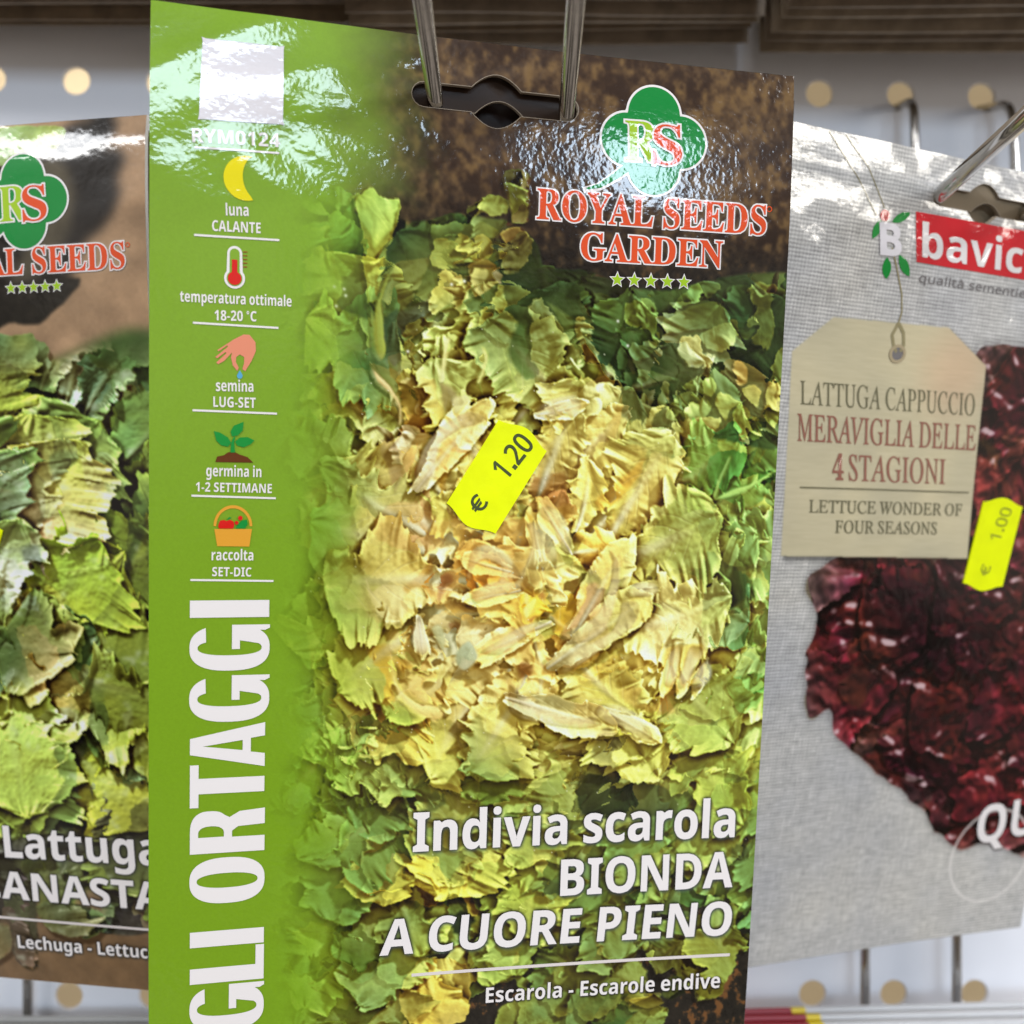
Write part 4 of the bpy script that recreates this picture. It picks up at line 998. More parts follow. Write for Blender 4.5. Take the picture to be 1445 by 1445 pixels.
        self.a = np.clip(a, 0, 0.97).astype(np.float32)

    def spots(self, pts, rad, col=(0.95, 0.96, 0.9)):
        for u, v in pts:
            x0, y0, x1, y1 = self.window((u, v), (u, v), rad * 3)
            if x1 - x0 < 2 or y1 - y0 < 2:
                continue
            d = ((self.x[y0:y1, x0:x1] - u) ** 2 + (self.y[y0:y1, x0:x1] - v) ** 2) / rad ** 2
            k = np.exp(-d * 1.5)[..., None]
            A = self.a[y0:y1, x0:x1]
            A += k * (np.array(col, np.float32) - A)

    def under(self, glyphs, blur, alpha, shift=(0, 0), col=(0.03, 0.03, 0.03), fat=0.0):
        """soft dark halo printed below a line of lettering"""
        loops = [[(x + shift[0], y + shift[1]) for x, y in l] for g in glyphs for l in g]
        al = np.concatenate([np.asarray(l) for l in loops])
        x0, y0, x1, y1 = self.window(al.min(0), al.max(0), blur * 3 + 1)
        m = np.zeros((y1 - y0, x1 - x0), np.float32)
        for g in glyphs:
            gl = [[(x + shift[0], y + shift[1]) for x, y in l] for l in g]
            m = np.maximum(m, fill(gl, x0 / self.ppm, y0 / self.ppm, x1 - x0, y1 - y0, self.ppm))
        m = np.clip(smooth(m, max(1, int(blur * self.ppm))) * (1.0 + fat), 0, 1) * alpha
        A = self.a[y0:y1, x0:x1]
        A += m[..., None] * (np.array(col, np.float32) - A)


def random_leaf(r, cx, cy, ang, length, width):
    """outline of a lobed salad leaf, base at (cx, cy)"""
    n = 7
    out = []
    ca, sa = math.cos(ang), math.sin(ang)
    bend = r.uniform(-0.25, 0.25) * length
    side = []
    for i in range(n + 1):
        t = i / n
        w = width * (0.25 + 0.75 * math.sin(math.pi * min(1, 0.12 + t * 0.86))) * r.uniform(0.75, 1.2)
        side.append((t * length, w))
    pts = [(a, w + bend * (a / length) ** 2) for a, w in side] + [(a, -w * r.uniform(0.7, 1.2) + bend * (a / length) ** 2) for a, w in side[::-1]]
    return [(cx + a * ca - b * sa, cy + a * sa + b * ca) for a, b in pts]


# ------------------------------------------------------------------ packets: curved laminated card
class Sheet:
    """pose and curl of one hanging packet; u, v in millimetres from its top left corner"""

    def __init__(self, pose, W=115.0, H=188.0, grow=1.0, ripple=None):
        self.W, self.H, self.grow, self.ripple = W, H, grow, ripple
        self.c = pose[6:11]
        ax, ay, az = pose[:3]
        cx, sx, cy, sy, cz, sz = math.cos(ax), math.sin(ax), math.cos(ay), math.sin(ay), math.cos(az), math.sin(az)
        Rx = np.array([[1, 0, 0], [0, cx, -sx], [0, sx, cx]])
        Ry = np.array([[cy, 0, sy], [0, 1, 0], [-sy, 0, cy]])
        Rz = np.array([[cz, -sz, 0], [sz, cz, 0], [0, 0, 1]])
        R = Rz @ Ry @ Rx
        S = np.array([[1, 0, 0], [0, 0, 1], [0, -1, 0]], float)     # (right, down, away) -> blender
        self.M = S @ R @ S.T
        self.t = S @ np.array(pose[3:6])
        self.base = np.array([0, 0, -(H - 92.0)])

    def bulge(self, u, v):
        a, b = u / self.W - 0.5, v / 184.0 - 0.5
        c = self.c
        d = c[0] * (2 * b) ** 2 + c[1] * (2 * b) ** 3 + c[2] * (2 * a) ** 2 + c[3] * 4 * a * b + c[4] * (2 * b) ** 4
        if self.ripple is not None:
            d = d + self.ripple(u, v)
        return d

    def local(self, u, v, off=0.0):
        u, v = np.asarray(u, float), np.asarray(v, float)
        d = self.bulge(u, v) + off
        return np.stack([(u - self.W / 2), -d, self.H - v], -1) * MM * self.grow

    def empty(self, name, label, category, group=None):
        o = bpy.data.objects.new(name, None)
        COL.objects.link(o)
        o.empty_display_size = 0.02
        loc = (self.M @ self.base + self.t) * self.grow * MM
        o.matrix_world = Matrix.Translation(Vector(loc) + EYE) @ Matrix(self.M.tolist()).to_4x4()
        return tag(o, label, category, group)


def print_panel(sheet, art, ppm, hole, mat, parent, name='front_panel'):
    """the printed front: a fine grid that carries the picture as a colour attribute, with the hang hole cut out"""
    W, H = sheet.W, sheet.H
    nx, ny = int(W * ppm) + 1, int(H * ppm) + 1
    u, v = np.meshgrid(np.linspace(0, W, nx), np.linspace(0, H, ny))
    co = sheet.local(u, v).reshape(-1, 3)
    # area-averaged sample of the painting
    a = art.a
    fx = np.clip(u * art.ppm - 0.5, 0, art.w - 1.001)
    fy = np.clip(v * art.ppm - 0.5, 0, art.h - 1.001)
    xi, yi = fx.astype(int), fy.astype(int)
    tx, ty = (fx - xi)[..., None], (fy - yi)[..., None]
    c = (a[yi, xi] * (1 - tx) + a[yi, xi + 1] * tx) * (1 - ty) + (a[yi + 1, xi] * (1 - tx) + a[yi + 1, xi + 1] * tx) * ty
    lin = srgb(np.clip(c, 0.0, 1.0) * 255.0)
    idx = np.arange(nx * ny).reshape(ny, nx)
    q = np.stack([idx[:-1, :-1], idx[1:, :-1], idx[1:, 1:], idx[:-1, 1:]], -1).reshape(-1, 4)
    if hole is not None:
        m = fill([hole], 0, 0, nx - 1, ny - 1, ppm).reshape(-1) < 0.5
        q = q[m]
    me = bpy.data.meshes.new(name)
    me.vertices.add(nx * ny)
    me.vertices.foreach_set('co', co.astype(np.float32).ravel())
    nq = len(q)
    me.loops.add(nq * 4)
    me.loops.foreach_set('vertex_index', q.astype(np.int32).ravel())
    me.polygons.add(nq)
    me.polygons.foreach_set('loop_start', np.arange(0, nq * 4, 4, dtype=np.int32))
    me.polygons.foreach_set('use_smooth', np.ones(nq, dtype=bool))
    at = me.color_attributes.new('print', 'FLOAT_COLOR', 'POINT')
    rgba = np.ones((nx * ny, 4), np.float32)
    rgba[:, :3] = lin.reshape(-1, 3)
    at.data.foreach_set('color', rgba.ravel())
    me.materials.append(mat)
    me.update(calc_edges=True)
    ob = bpy.data.objects.new(name, me)
    COL.objects.link(ob)
    ob.parent = parent
    return ob


def shape_mesh(sheet, name, polys, off, mat, parent, maxlen=5.0, stagger=0.0):
    """flat printed shapes [(outer, holes)] laid on the curved packet face"""
    bm = bmesh.new()
    for k, (outer, holes) in enumerate(polys):
        loops = [[Vector((x, y, 0)) for x, y in l] for l in [outer] + holes]
        tris = tessellate_polygon(loops)
        vs = [bm.verts.new((p.x, p.y, k * stagger)) for l in loops for p in l]
        for t in tris:
            try:
                bm.faces.new([vs[i] for i in t])
            except ValueError:
                pass
    for _ in range(5):
        es = [e for e in bm.edges if e.calc_length() > maxlen]
        if not es:
            break
        bmesh.ops.subdivide_edges(bm, edges=es, cuts=1)
        bmesh.ops.triangulate(bm, faces=bm.faces[:])
    bm.normal_update()
    for f in bm.faces:
        if f.normal.z > 0:
            f.normal_flip()
    uv = np.array([(v.co.x, v.co.y, v.co.z) for v in bm.verts])
    co = sheet.local(uv[:, 0], uv[:, 1], off + uv[:, 2])
    for v, c in zip(bm.verts, co):
        v.co = c
    me = bpy.data.meshes.new(name)
    bm.to_mesh(me)
    bm.free()
    me.materials.append(mat)
    me.shade_smooth()
    ob = bpy.data.objects.new(name, me)
    COL.objects.link(ob)
    if parent is not None:
        ob.parent = parent
    return ob


def lettering(sheet, name, glyphs, off, ink, parent, fat=0.0, sep=False):
    polys = []
    for g in glyphs:
        if sep:
            polys += [(l if area(l) > 0 else l[::-1], []) for l in g]
        else:
            polys += nest(g)
    if fat:
        polys = [(fatten(o, fat), [fatten(h, fat) for h in hs]) for o, hs in polys]
    return shape_mesh(sheet, name, polys, off, INK[ink] if isinstance(ink, str) else ink, parent, stagger=0.012 if sep else 0.0)


def band(p0, p1, t):
    L = math.hypot(p1[0] - p0[0], p1[1] - p0[1])
    nx, ny = -(p1[1] - p0[1]) / L * t / 2, (p1[0] - p0[0]) / L * t / 2
    return [(p0[0] + nx, p0[1] + ny), (p0[0] - nx, p0[1] - ny), (p1[0] - nx, p1[1] - ny), (p1[0] + nx, p1[1] + ny)]


def disc(cx, cy, r, n=28, ry=None):
    return [(cx + r * math.cos(2 * math.pi * i / n), cy + (ry or r) * math.sin(2 * math.pi * i / n)) for i in range(n)]


def strip(pts, t0, t1=None):
    """outline of a line of varying thickness"""
    p = np.asarray(pts, float)
    T = np.gradient(p, axis=0)
    T /= np.linalg.norm(T, axis=1)[:, None]
    N = np.stack([-T[:, 1], T[:, 0]], 1)
    w = np.linspace(t0, t1 or t0, len(p))[:, None] / 2
    return [tuple(q) for q in np.concatenate([p + N * w, (p - N * w)[::-1]])]


def euro_hole(cx, cy, half=15.1, h=2.15, rb=3.4, drop=0.2):
    """euro-slot outline: long slot with rounded ends and a round bump above and below its middle"""
    pts = []
    a = math.asin(min(0.95, (h - 0.0) / 4.4))
    bw = 3.6
    def sl(x):
        return drop * (x / half)
    for i in range(9):
        t = math.pi / 2 + math.pi * i / 8
        pts.append((cx - half + h + h * math.cos(t), cy - h * math.sin(t)))
    for i in range(13):
        x = -bw - 0.9 + (2 * bw + 1.8) * i / 12
        pts.append((cx + x, cy + h + (rb - 0.9) * max(0.0, math.cos(x / (bw + 0.9) * math.pi / 2)) ** 0.9))
    for i in range(9):
        t = -math.pi / 2 + math.pi * i / 8
        pts.append((cx + half - h + h * math.cos(t), cy - h * math.sin(t)))
    for i in range(13):
        x = bw + 0.9 - (2 * bw + 1.8) * i / 12
        pts.append((cx + x, cy - h - (rb - 0.9) * max(0.0, math.cos(x / (bw + 0.9) * math.pi / 2)) ** 0.9))
    return pts


def packet_body(sheet, hole, parent, thick=1.1):
    """back panel with the card edge all round, and the cut rim of the hang hole"""
    W, H = sheet.W, sheet.H
    outl = [(0, 0), (0, H), (W, H), (W, 0)]
    out = []
    for i in range(4):
        a, b = outl[i], outl[(i + 1) % 4]
        for k in range(40):
            out.append((a[0] + (b[0] - a[0]) * k / 40, a[1] + (b[1] - a[1]) * k / 40))
    bk = shape_mesh(sheet, 'back_panel', [(out, [hole] if hole else [])], -thick, M_BACK, parent, maxlen=9.0)
    u = np.array([p[0] for p in out])
    v = np.array([p[1] for p in out])
    A, B = sheet.local(u, v, 0.03), sheet.local(u, v, -thick)
    n = len(out)
    new_mesh('card_edge', list(A) + list(B), [(i, (i + 1) % n, n + (i + 1) % n, n + i) for i in range(n)], M_CARD, parent)
    if hole:
        hp = hole if area(hole) > 0 else hole[::-1]
        hf = fatten(hp, 0.10)
        n = len(hp)
        u, v = np.array([p[0] for p in hp]), np.array([p[1] for p in hp])
        u2, v2 = np.array([p[0] for p in hf]), np.array([p[1] for p in hf])
        A, B, Cc = sheet.local(u2, v2, 0.05), sheet.local(u, v, 0.04), sheet.local(u, v, -thick)
        f = [(i, (i + 1) % n, n + (i + 1) % n, n + i) for i in range(n)] + [(n + i, n + (i + 1) % n, 2 * n + (i + 1) % n, 2 * n + i) for i in range(n)]
        new_mesh('hang_hole_rim', list(A) + list(B) + list(Cc), f, M_RIM, parent)


def price_sticker(sheet, outline, off, parent):
    polys = [(outline if area(outline) > 0 else outline[::-1], [])]
    st = shape_mesh(sheet, 'price_sticker', polys, off, M_STICK, parent, maxlen=3.0)
    n = len(outline)
    u, v = np.array([p[0] for p in outline]), np.array([p[1] for p in outline])
    A, B = sheet.local(u, v, off), sheet.local(u, v, 0.0)
    me = st.data
    bm = bmesh.new()
    bm.from_mesh(me)
    va = [bm.verts.new(c) for c in A]
    vb = [bm.verts.new(c) for c in B]
    for i in range(n):
        bm.faces.new((va[i], va[(i + 1) % n], vb[(i + 1) % n], vb[i]))
    bm.to_mesh(me)
    bm.free()
    return st


def label_outline(c0, c1, width, wave=1.5):
    """price-gun label from end c0 to end c1 with wavy short sides"""
    ax = np.array([c1[0] - c0[0], c1[1] - c0[1]])
    L = np.linalg.norm(ax)
    ax /= L
    ay = np.array([-ax[1], ax[0]])
    pts = []
    s = np.linspace(-0.5, 0.5, 15)
    w = wave * np.cos(2 * math.pi * s) * 0.5 + wave * 0.5
    for k, sv in zip(w, s):
        pts.append(np.array(c1) + ax * (k - 0.4 * wave) + ay * sv * width)
    for k, sv in zip(w[::-1], s[::-1]):
        pts.append(np.array(c0) - ax * (k - 0.4 * wave) + ay * sv * width)
    return [tuple(p) for p in pts]


POSE_MAIN = (0.0961, -0.21, 0.0157, -6.1681, 8.6852, 188.5, 0.01, -0.089, 1.4731, 0.8539, -0.4047)
POSE_LEFT = (0.1005, 0.1905, -0.0044, -129.9664, 11.0781, 224.2929, -1.1712, 0.5583, -0.7342, 0.3993, -1.4505)
POSE_RIGHT = (0.2232, -0.399, 0.0238, 92.4243, 15.8307, 235.9726, 0.3889, 0.1156, 1.0013, 1.6099, 0.3827)


def bump_(u, v, cu, cv, su, sv, h):
    return h * np.exp(-((u - cu) / su) ** 2 - ((v - cv) / sv) ** 2)


def ripple_main(u, v):
    # the header leans back a little and buckles round the hang hole
    top = np.clip((34 - v) / 34, 0, 1)
    d = -1.35 * top ** 2
    amp = step(46, 20, v) * (0.12 + 0.88 * step(74, 46, u))
    wx = u * 0.060 + 0.6 * np.sin(v * 0.11)
    wy = v * 0.095 + 0.5 * np.sin(u * 0.07)
    d = d + amp * (0.80 * (fbm(wx, wy, 41, 2, 0.35) - 0.5))
    return d + bump_(u, v, 87, 17, 9, 8, 0.06)


def ripple_left(u, v):
    return 0.5 * step(40, 0, v) * (fbm(u * 0.06, v * 0.13, 11, 2) - 0.5) - 0.8 * np.clip((14 - v) / 14, 0, 1) ** 2


def ripple_right(u, v):
    d = -1.5 * np.clip((44 - v) / 44, 0, 1) ** 2
    d = d + 1.5 * step(52, 12, v) * (fbm(u * 0.07, v * 0.085, 23, 2, 0.35) - 0.5)
    return d + 0.5 * (fbm(u * 0.03, v * 0.03, 5, 2) - 0.5)


# ================================================================== the escarole packet in the middle
sheetA = Sheet(POSE_MAIN, ripple=ripple_main)
artA = Art(115.0, 188.0, 8)
artA.heart = (66.0, 97.0)
X, Y = artA.x, artA.y
# soil behind the plants
n1 = fbm(X * 0.20, Y * 0.20, 61, 4)
n2 = fbm(X * 0.75, Y * 0.60, 71, 4, 0.6)
soil = np.stack([np.full_like(X, v) for v in (88 / 255, 68 / 255, 45 / 255)], -1)
lump = smooth(step(0.34, 0.70, n1 * 0.4 + n2 * 0.6), 1)[..., None]
soil = soil * (0.58 + 0.62 * lump) + np.array([0.05, 0.04, 0.012]) * smooth(step(0.55, 0.72, n2), 2)[..., None]
soil = soil + np.array([0.012, -0.004, 0.008]) * (1 - lump)
near = step(20, 36, Y + 5 * n1 - 0.06 * X)[..., None]
soil = soil * (1 - 0.50 * near * (1 - 0.6 * lump))
olive = np.array([104, 118, 52]) / 255.0 * (0.75 + 0.5 * n1[..., None])
soil = soil + (step(47, 33, X + 10 * (n1 - 0.5) - 0.12 * Y) * step(34, 22, Y + 8 * (n1 - .5)))[..., None] * (olive - soil)
artA.a[:] = soil
low = step(160, 176, Y + 14 * (n1 - 0.5))[..., None]
dark = np.array([34, 30, 24]) / 255.0 * (0.6 + 0.9 * n2[..., None])
crumb = np.array([112, 74, 40]) / 255.0
dark = dark + step(0.56, 0.66, n2 * 0.6 + n1 * 0.4)[..., None] * (crumb - dark) * (0.4 + 0.6 * low)
artA.a += step(30, 44, Y + 8 * (n1 - .5))[..., None] * (dark - artA.a)
# outer leaves, from the rim of the head inwards
lr = random.Random(21)
artA.leaf([(18, 40), (60, 38), (96, 52), (122, 50), (124, 150), (112, 160), (60, 166), (40, 172), (14, 186), (8, 120)], (92, 118, 56), 'd')
artA.leaf([(30, 62), (60, 56), (96, 66), (108, 100), (100, 132), (66, 146), (36, 134), (26, 100)], (150, 150, 72), 'd')
fillers = []
for i in range(430):
    fillers.append((lr.uniform(12, 98), lr.uniform(0, 2 * math.pi)))
fillers.sort(reverse=True)
for r, a in fillers:
    cx, cy = 66 + r * math.cos(a) * 0.92, 97 + r * math.sin(a)
    if cx < 10 or cx > 122 or cy < 41 + (12 if cx > 92 else 0) or cy > 186:
        continue
    if cy > 168 and lr.random() < 0.6 and cx > 45:
        continue
    t = r / 62.0
    k = lr.uniform(0.74, 1.14) * (0.88 if cy > 150 else 1)
    if t < 0.30:
        c = (222, 188, 110)
    elif t < 0.52:
        c = (196, 190, 102)
    elif t < 0.75:
        c = (164, 176, 84)
    else:
        c = (138, 156, 72)
    if t > 0.6 and lr.random() < 0.24:
        c, k = (78, 108, 50), lr.uniform(0.75, 1.05)
    if lr.random() < 0.10 and t > 0.6:
        c, k = (186, 178, 78), 1.0
    if cx < 34:
        c = (130, 162, 64)
    c = tuple(min(250, v * k) for v in c)
    L = lr.uniform(9, 19) * (0.7 if t < 0.4 else 1)
    d = a + lr.uniform(-0.8, 0.8)
    bx, by = cx - 0.5 * L * math.cos(d), cy - 0.5 * L * math.sin(d)
    artA.leaf(random_leaf(lr, bx, by, d, L, L * lr.uniform(0.28, 0.46)), c, 'f' if lr.random() < 0.6 else 'l', (bx - 0.15 * L * math.cos(d), by - 0.15 * L * math.sin(d)))
    if lr.random() < 0.16 and t > 0.6:
        q = lr.uniform(1.5, 3.2)
        artA.leaf(random_leaf(lr, cx, cy + L * 0.4, lr.uniform(0, 6.28), q * 2, q), (44, 56, 32), 'd')
big_ribs = []
for col, kind, base, pts in ESCAROLE:
    if kind == 'r' and sum(col) > 610:
        if abs(area(pairs(pts))) > 9:
            big_ribs.append((col, pts))
        continue
    artA.leaf(pairs(pts), col, kind, pairs(base)[0] if base else None)
dist = np.hypot((X - 66) / 0.95, Y - 97)
heart = step(46, 30, dist)[..., None]
rib_m = step(0.6, 0.8, artA.soft)[..., None] * heart
mix1, mix2 = smooth(artA.a, 4), smooth(artA.a, 18)
artA.a = artA.a + heart * (1 - rib_m) * (0.6 * mix1 + 0.4 * mix2 - artA.a) * 0.60
artA.a = artA.a + rib_m * (0.6 * mix1 + 0.4 * mix2 - artA.a) * 0.22
artA.a = artA.a * (1 + heart * np.array([0.045, 0.045, -0.05], np.float32))
fl = []
fr = random.Random(8)
for i in range(500):
    r, a = 100 * fr.random() ** 0.60, fr.uniform(0, 2 * math.pi)
    u, v = 66 + 0.95 * r * math.cos(a), 97 + r * math.sin(a)
    if not (4 < u < 122 and 20 < v < 192):
        continue
    L = fr.uniform(16, 28) if r > 22 else fr.uniform(10, 15)
    d = a + fr.gauss(0, 0.34) + (0.5 if r < 16 else 0.0) * fr.uniform(-1, 1)
    if v > 150 or r > 70:
        d += fr.uniform(-0.7, 0.7)
        L *= 0.8
    fl.append((u - 0.55 * L * math.cos(d), v - 0.55 * L * math.sin(d), d, L, L * fr.uniform(0.27, 0.40), 4.5 - r * 0.085 + fr.uniform(-0.7, 0.7)))
# the broad pale inner leaves, curled round the heart where their ribs show
for col, pts in big_ribs:
    P = np.asarray(pairs(pts))
    mu = P.mean(0)
    ev, vec = np.linalg.eigh(np.cov((P - mu).T))
    ax = vec[:, 1]
    if (mu - np.array([66.0, 97.0])) @ ax < 0:
        ax = -ax
    q, w = (P - mu) @ ax, (P - mu) @ np.array([-ax[1], ax[0]])
    L = q.max() - q.min()
    k0, k1 = w[q < q.min() + 0.3 * L].mean(), w[q > q.max() - 0.3 * L].mean()
    ang = math.atan2(ax[1], ax[0])
    b = mu + ax * q.min() + np.array([-ax[1], ax[0]]) * k0
    c = np.array(col) / 255.0
    fl.append((b[0], b[1], ang, L * 1.15, max(1.5, L * 0.20), 7.0, (k1 - k0) * 1.2, [tuple(np.minimum(c * np.array([1.03, 1.02, 0.92]), 0.96)), tuple(np.minimum(c * np.array([1.02, 0.99, 0.80]), 0.96)), tuple(np.minimum(c * np.array([1.0, 0.94, 0.62]), 0.96))]))
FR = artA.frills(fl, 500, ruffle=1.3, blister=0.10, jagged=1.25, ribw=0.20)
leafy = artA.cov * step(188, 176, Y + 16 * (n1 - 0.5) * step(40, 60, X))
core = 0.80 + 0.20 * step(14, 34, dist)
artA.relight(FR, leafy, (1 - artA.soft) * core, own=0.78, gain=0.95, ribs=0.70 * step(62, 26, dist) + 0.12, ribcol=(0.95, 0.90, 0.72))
for col, pts in big_ribs:
    artA.leaf(pairs(pts), tuple(q * w for q, w in zip(col, (0.98, 0.95, 0.88))), 'r', taper=True, lift=0.3, alpha=0.50)
cv3 = artA.cov[..., None]
artA.a = artA.a + cv3 * 0.24 * (artA.a - smooth(artA.a, 22)) + cv3 * 0.35 * (artA.a - smooth(artA.a, 3))
artA.a = artA.a * (1 + cv3 * (0.07 + 0.05 * step(40, 56, dist))[..., None])
artA.a = np.clip(artA.a, 0.02, 1.2)
artA.a = np.where(artA.a > 0.8, 0.8 + 0.16 * np.tanh((artA.a - 0.8) / 0.16), artA.a)
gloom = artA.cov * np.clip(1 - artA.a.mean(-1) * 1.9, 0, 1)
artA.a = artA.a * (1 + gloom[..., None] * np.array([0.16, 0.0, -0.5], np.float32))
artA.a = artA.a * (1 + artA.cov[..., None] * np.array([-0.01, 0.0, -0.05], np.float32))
sp = random.Random(5)
artA.spots([(51.0, 42.6), (53.3, 41.9), (32.1, 44.6), (30.4, 44.3), (32.4, 45.7), (30.8, 47.6), (82.2, 47.4), (84.3, 51.8), (43.5, 54.8)], 0.34)
artA.spots([(sp.gauss(66, 24), sp.uniform(50, 150)) for _ in range(150)], 0.13, (0.93, 0.93, 0.8))
# the picture dissolves into the flat green band on the left
n3 = fbm(X * 0.16, Y * 0.16, 91, 4)
gxx = X + 9 * (n3 - 0.5) - 4.5 * step(60, 10, Y)
fade = step(37, 20, gxx) * step(-30, 10, 40 - X)
fade = np.clip(fade, 0, 1)[..., None]
g_top, g_low = np.array([128, 165, 48]) / 255.0, np.array([121, 158, 30]) / 255.0
gr = g_top + (g_low - g_top) * step(20, 150, Y)[..., None]
gr = gr * (1 + 0.02 * (vnoise(X * 4, Y * 4, 2) - 0.5))[..., None]
artA.a += fade ** 0.75 * (gr - artA.a)
artA.a *= (1 + 0.05 * (vnoise(X * 6.1, Y * 6.1, 4) - 0.5))[..., None]

T_IND = text_loops('Indivia scarola', 'B', (46.9, 147.3), (110.5, 147.0), 7.5)
T_BIO = text_loops('BIONDA', 'B', (75.7, 157.6), (110.6, 157.3), 7.2)
T_CUO = text_loops('A CUORE PIENO', 'B', (41.2, 167.3), (110.7, 167.3), 6.9, slant=0.06)
T_ESC = text_loops('Escarola - Escarole endive', 'B', (61.8, 178.5), (109.3, 178.4), 3.1)
for t in (T_IND, T_BIO, T_CUO):
    artA.under(t, 0.55, 0.92, (0.0, 0.0), (0.02, 0.03, 0.02), 0.9)
    artA.under(t, 0.40, 0.75, (0.15, 0.45), (0.30, 0.34, 0.36), 0.2)
artA.under(T_ESC, 0.35, 0.9, (0.1, 0.2), (0.02, 0.02, 0.02), 0.8)
T_ROY = text_loops('ROYAL SEEDS', 'S', (66.1, 30.0), (110.2, 29.9), 5.3)
T_GAR = text_loops('GARDEN', 'S', (74.6, 36.7), (101.9, 36.5), 4.8)
for t in (T_ROY, T_GAR):
    artA.under(t, 0.5, 0.55, (0, 0), (0.92, 0.90, 0.88), 0.5)

HOLE_A = euro_hole(58.2, 10.15)
packA = sheetA.empty('seed_packet', 'escarole seed packet with green side band, hanging in front in the middle', 'seed packet')
print_panel(sheetA, artA, 6.0, HOLE_A, M_PRINT, packA)
packet_body(sheetA, HOLE_A, packA)
O1, O2, O3, O4 = 0.10, 0.16, 0.22, 0.28

# lettering of the green band
plate = [(8.4, 5.3), (21.0, 5.0), (21.3, 17.9), (7.8, 18.3)]
plate = [tuple(q) for q in rounded([(8.7, 5.2), (20.6, 5.0), (21.25, 5.6), (21.3, 17.1), (20.7, 17.8), (8.4, 18.3), (7.75, 17.7), (8.2, 5.8)], 3)]
shape_mesh(sheetA, 'white_plate', [(plate if area(plate) > 0 else plate[::-1], [])], O1, INK['paper'], packA)


def line_text(s, p0, p1, cap, name='info_lettering', font='B', ink='white', off=O1, fat=0.0, sheet=sheetA, parent=packA, **k):
    return lettering(sheet, name, text_loops(s, font, p0, p1, cap, **k), off, ink, parent, fat)


def rule(p0, p1, t, ink='white', sheet=sheetA, parent=packA, off=O1):
    return shape_mesh(sheet, 'rule_line', [(band(p0, p1, t), [])], off, INK[ink], parent)


line_text('RYM0124', (6.7, 22.2), (20.9, 21.6), 2.25)
rule((7.0, 23.0), (20.8, 22.6), 0.32)
line_text('luna', (12.2, 33.7), (15.9, 33.5), 1.95)
line_text('CALANTE', (10.0, 36.4), (17.9, 36.2), 1.75)
rule((7.1, 37.3), (21.0, 37.1), 0.34)
line_text('temperatura ottimale', (4.9, 48.4), (23.2, 48.15), 1.8)
line_text('18-20 °C', (10.5, 51.2), (17.4, 51.0), 1.7)
rule((7.0, 51.8), (21.05, 51.9), 0.34)
line_text('semina', (10.8, 63.1), (17.0, 63.0), 1.9)
line_text('LUG-SET', (10.4, 65.8), (17.4, 65.75), 1.75)
rule((7.0, 66.5), (21.0, 66.6), 0.34)
line_text('germina in', (9.3, 77.7), (18.5, 77.7), 1.9)
line_text('1-2 SETTIMANE', (7.6, 80.35), (20.3, 80.45), 1.6)
rule((6.9, 81.1), (21.0, 81.35), 0.34)
line_text('raccolta', (10.3, 92.3), (17.3, 92.35), 1.9)
line_text('SET-DIC', (10.4, 95.1), (17.0, 95.2), 1.6)
rule((6.8, 95.75), (20.8, 96.0), 0.34)


def wide_arc(n, a0, a1, cx, cy, rx, ry, e):
    out = []
    for i in range(n + 1):
        t = math.radians(a0 + (a1 - a0) * i / n)
        c, s = math.cos(t), math.sin(t)
        out.append((cx + rx * math.copysign(abs(c) ** (2 / e), c), cy + ry * math.copysign(abs(s) ** (2 / e), s)))
    return out


BIG = {
    'I': [[(0, 0), (1, 0), (1, 1), (0, 1)]],
    'L': [[(0, 0), (1, 0), (1, 0.115), (0.44, 0.115), (0.44, 1), (0, 1)]],
    'T': [[(0.32, 0), (0.68, 0), (0.68, 0.885), (1, 0.885), (1, 1), (0, 1), (0, 0.885), (0.32, 0.885)]],
    'A': [[(0, 0), (0.30, 0), (0.345, 0.19), (0.655, 0.19), (0.70, 0), (1, 0), (0.68, 1), (0.32, 1)], [(0.385, 0.30), (0.5, 0.83), (0.615, 0.30)]],
    'O': [wide_arc(48, 0, 360, 0.5, 0.5, 0.5, 0.5, 2.5), wide_arc(48, 0, 360, 0.5, 0.5, 0.16, 0.405, 2.3)[:-1]],
    'R': [[(0, 0), (0.36, 0), (0.36, 0.44), (0.50, 0.44), (0.60, 0.36), (0.635, 0.0), (1, 0), (0.95, 0.34), (0.82, 0.475)] + wide_arc(14, -42, 90, 0.48, 0.735, 0.50, 0.265, 2.6) + [(0, 1)],
          [(0.375, 0.55), (0.375, 0.89)] + wide_arc(10, 86, -86, 0.46, 0.72, 0.17, 0.172, 2.4)],
    'G': [wide_arc(40, 32, 316, 0.5, 0.5, 0.5, 0.5, 2.5) + [(0.88, 0.06), (0.93, 0.0), (1.0, 0.0), (1.0, 0.475), (0.47, 0.475), (0.47, 0.375), (0.66, 0.375)] +
          wide_arc(30, 300, 44, 0.5, 0.5, 0.165, 0.40, 2.4)],
}
BIG['O'][0] = BIG['O'][0][:-1]
title = []
for ch, v1, v0, u0, u1 in (('G', 179.4, 170.4, 7.0, 20.1), ('L', 169.9, 163.2, 7.05, 20.0), ('I', 162.9, 159.95, 7.03, 19.95), ('O', 154.8, 146.2, 6.9, 19.95),
                           ('R', 145.3, 137.3, 6.95, 19.85), ('T', 136.75, 128.9, 6.9, 19.7), ('A', 129.6, 121.5, 6.88, 19.7), ('G', 121.2, 112.8, 6.7, 20.35),
                           ('G', 111.95, 103.75, 6.7, 20.3), ('I', 102.42, 99.38, 6.75, 20.14)):
    title.append([[(u1 - b * (u1 - u0), v1 - a * (v1 - v0)) for a, b in l] for l in BIG[ch]])
lettering(sheetA, 'title_lettering', title, O1, 'white', packA)

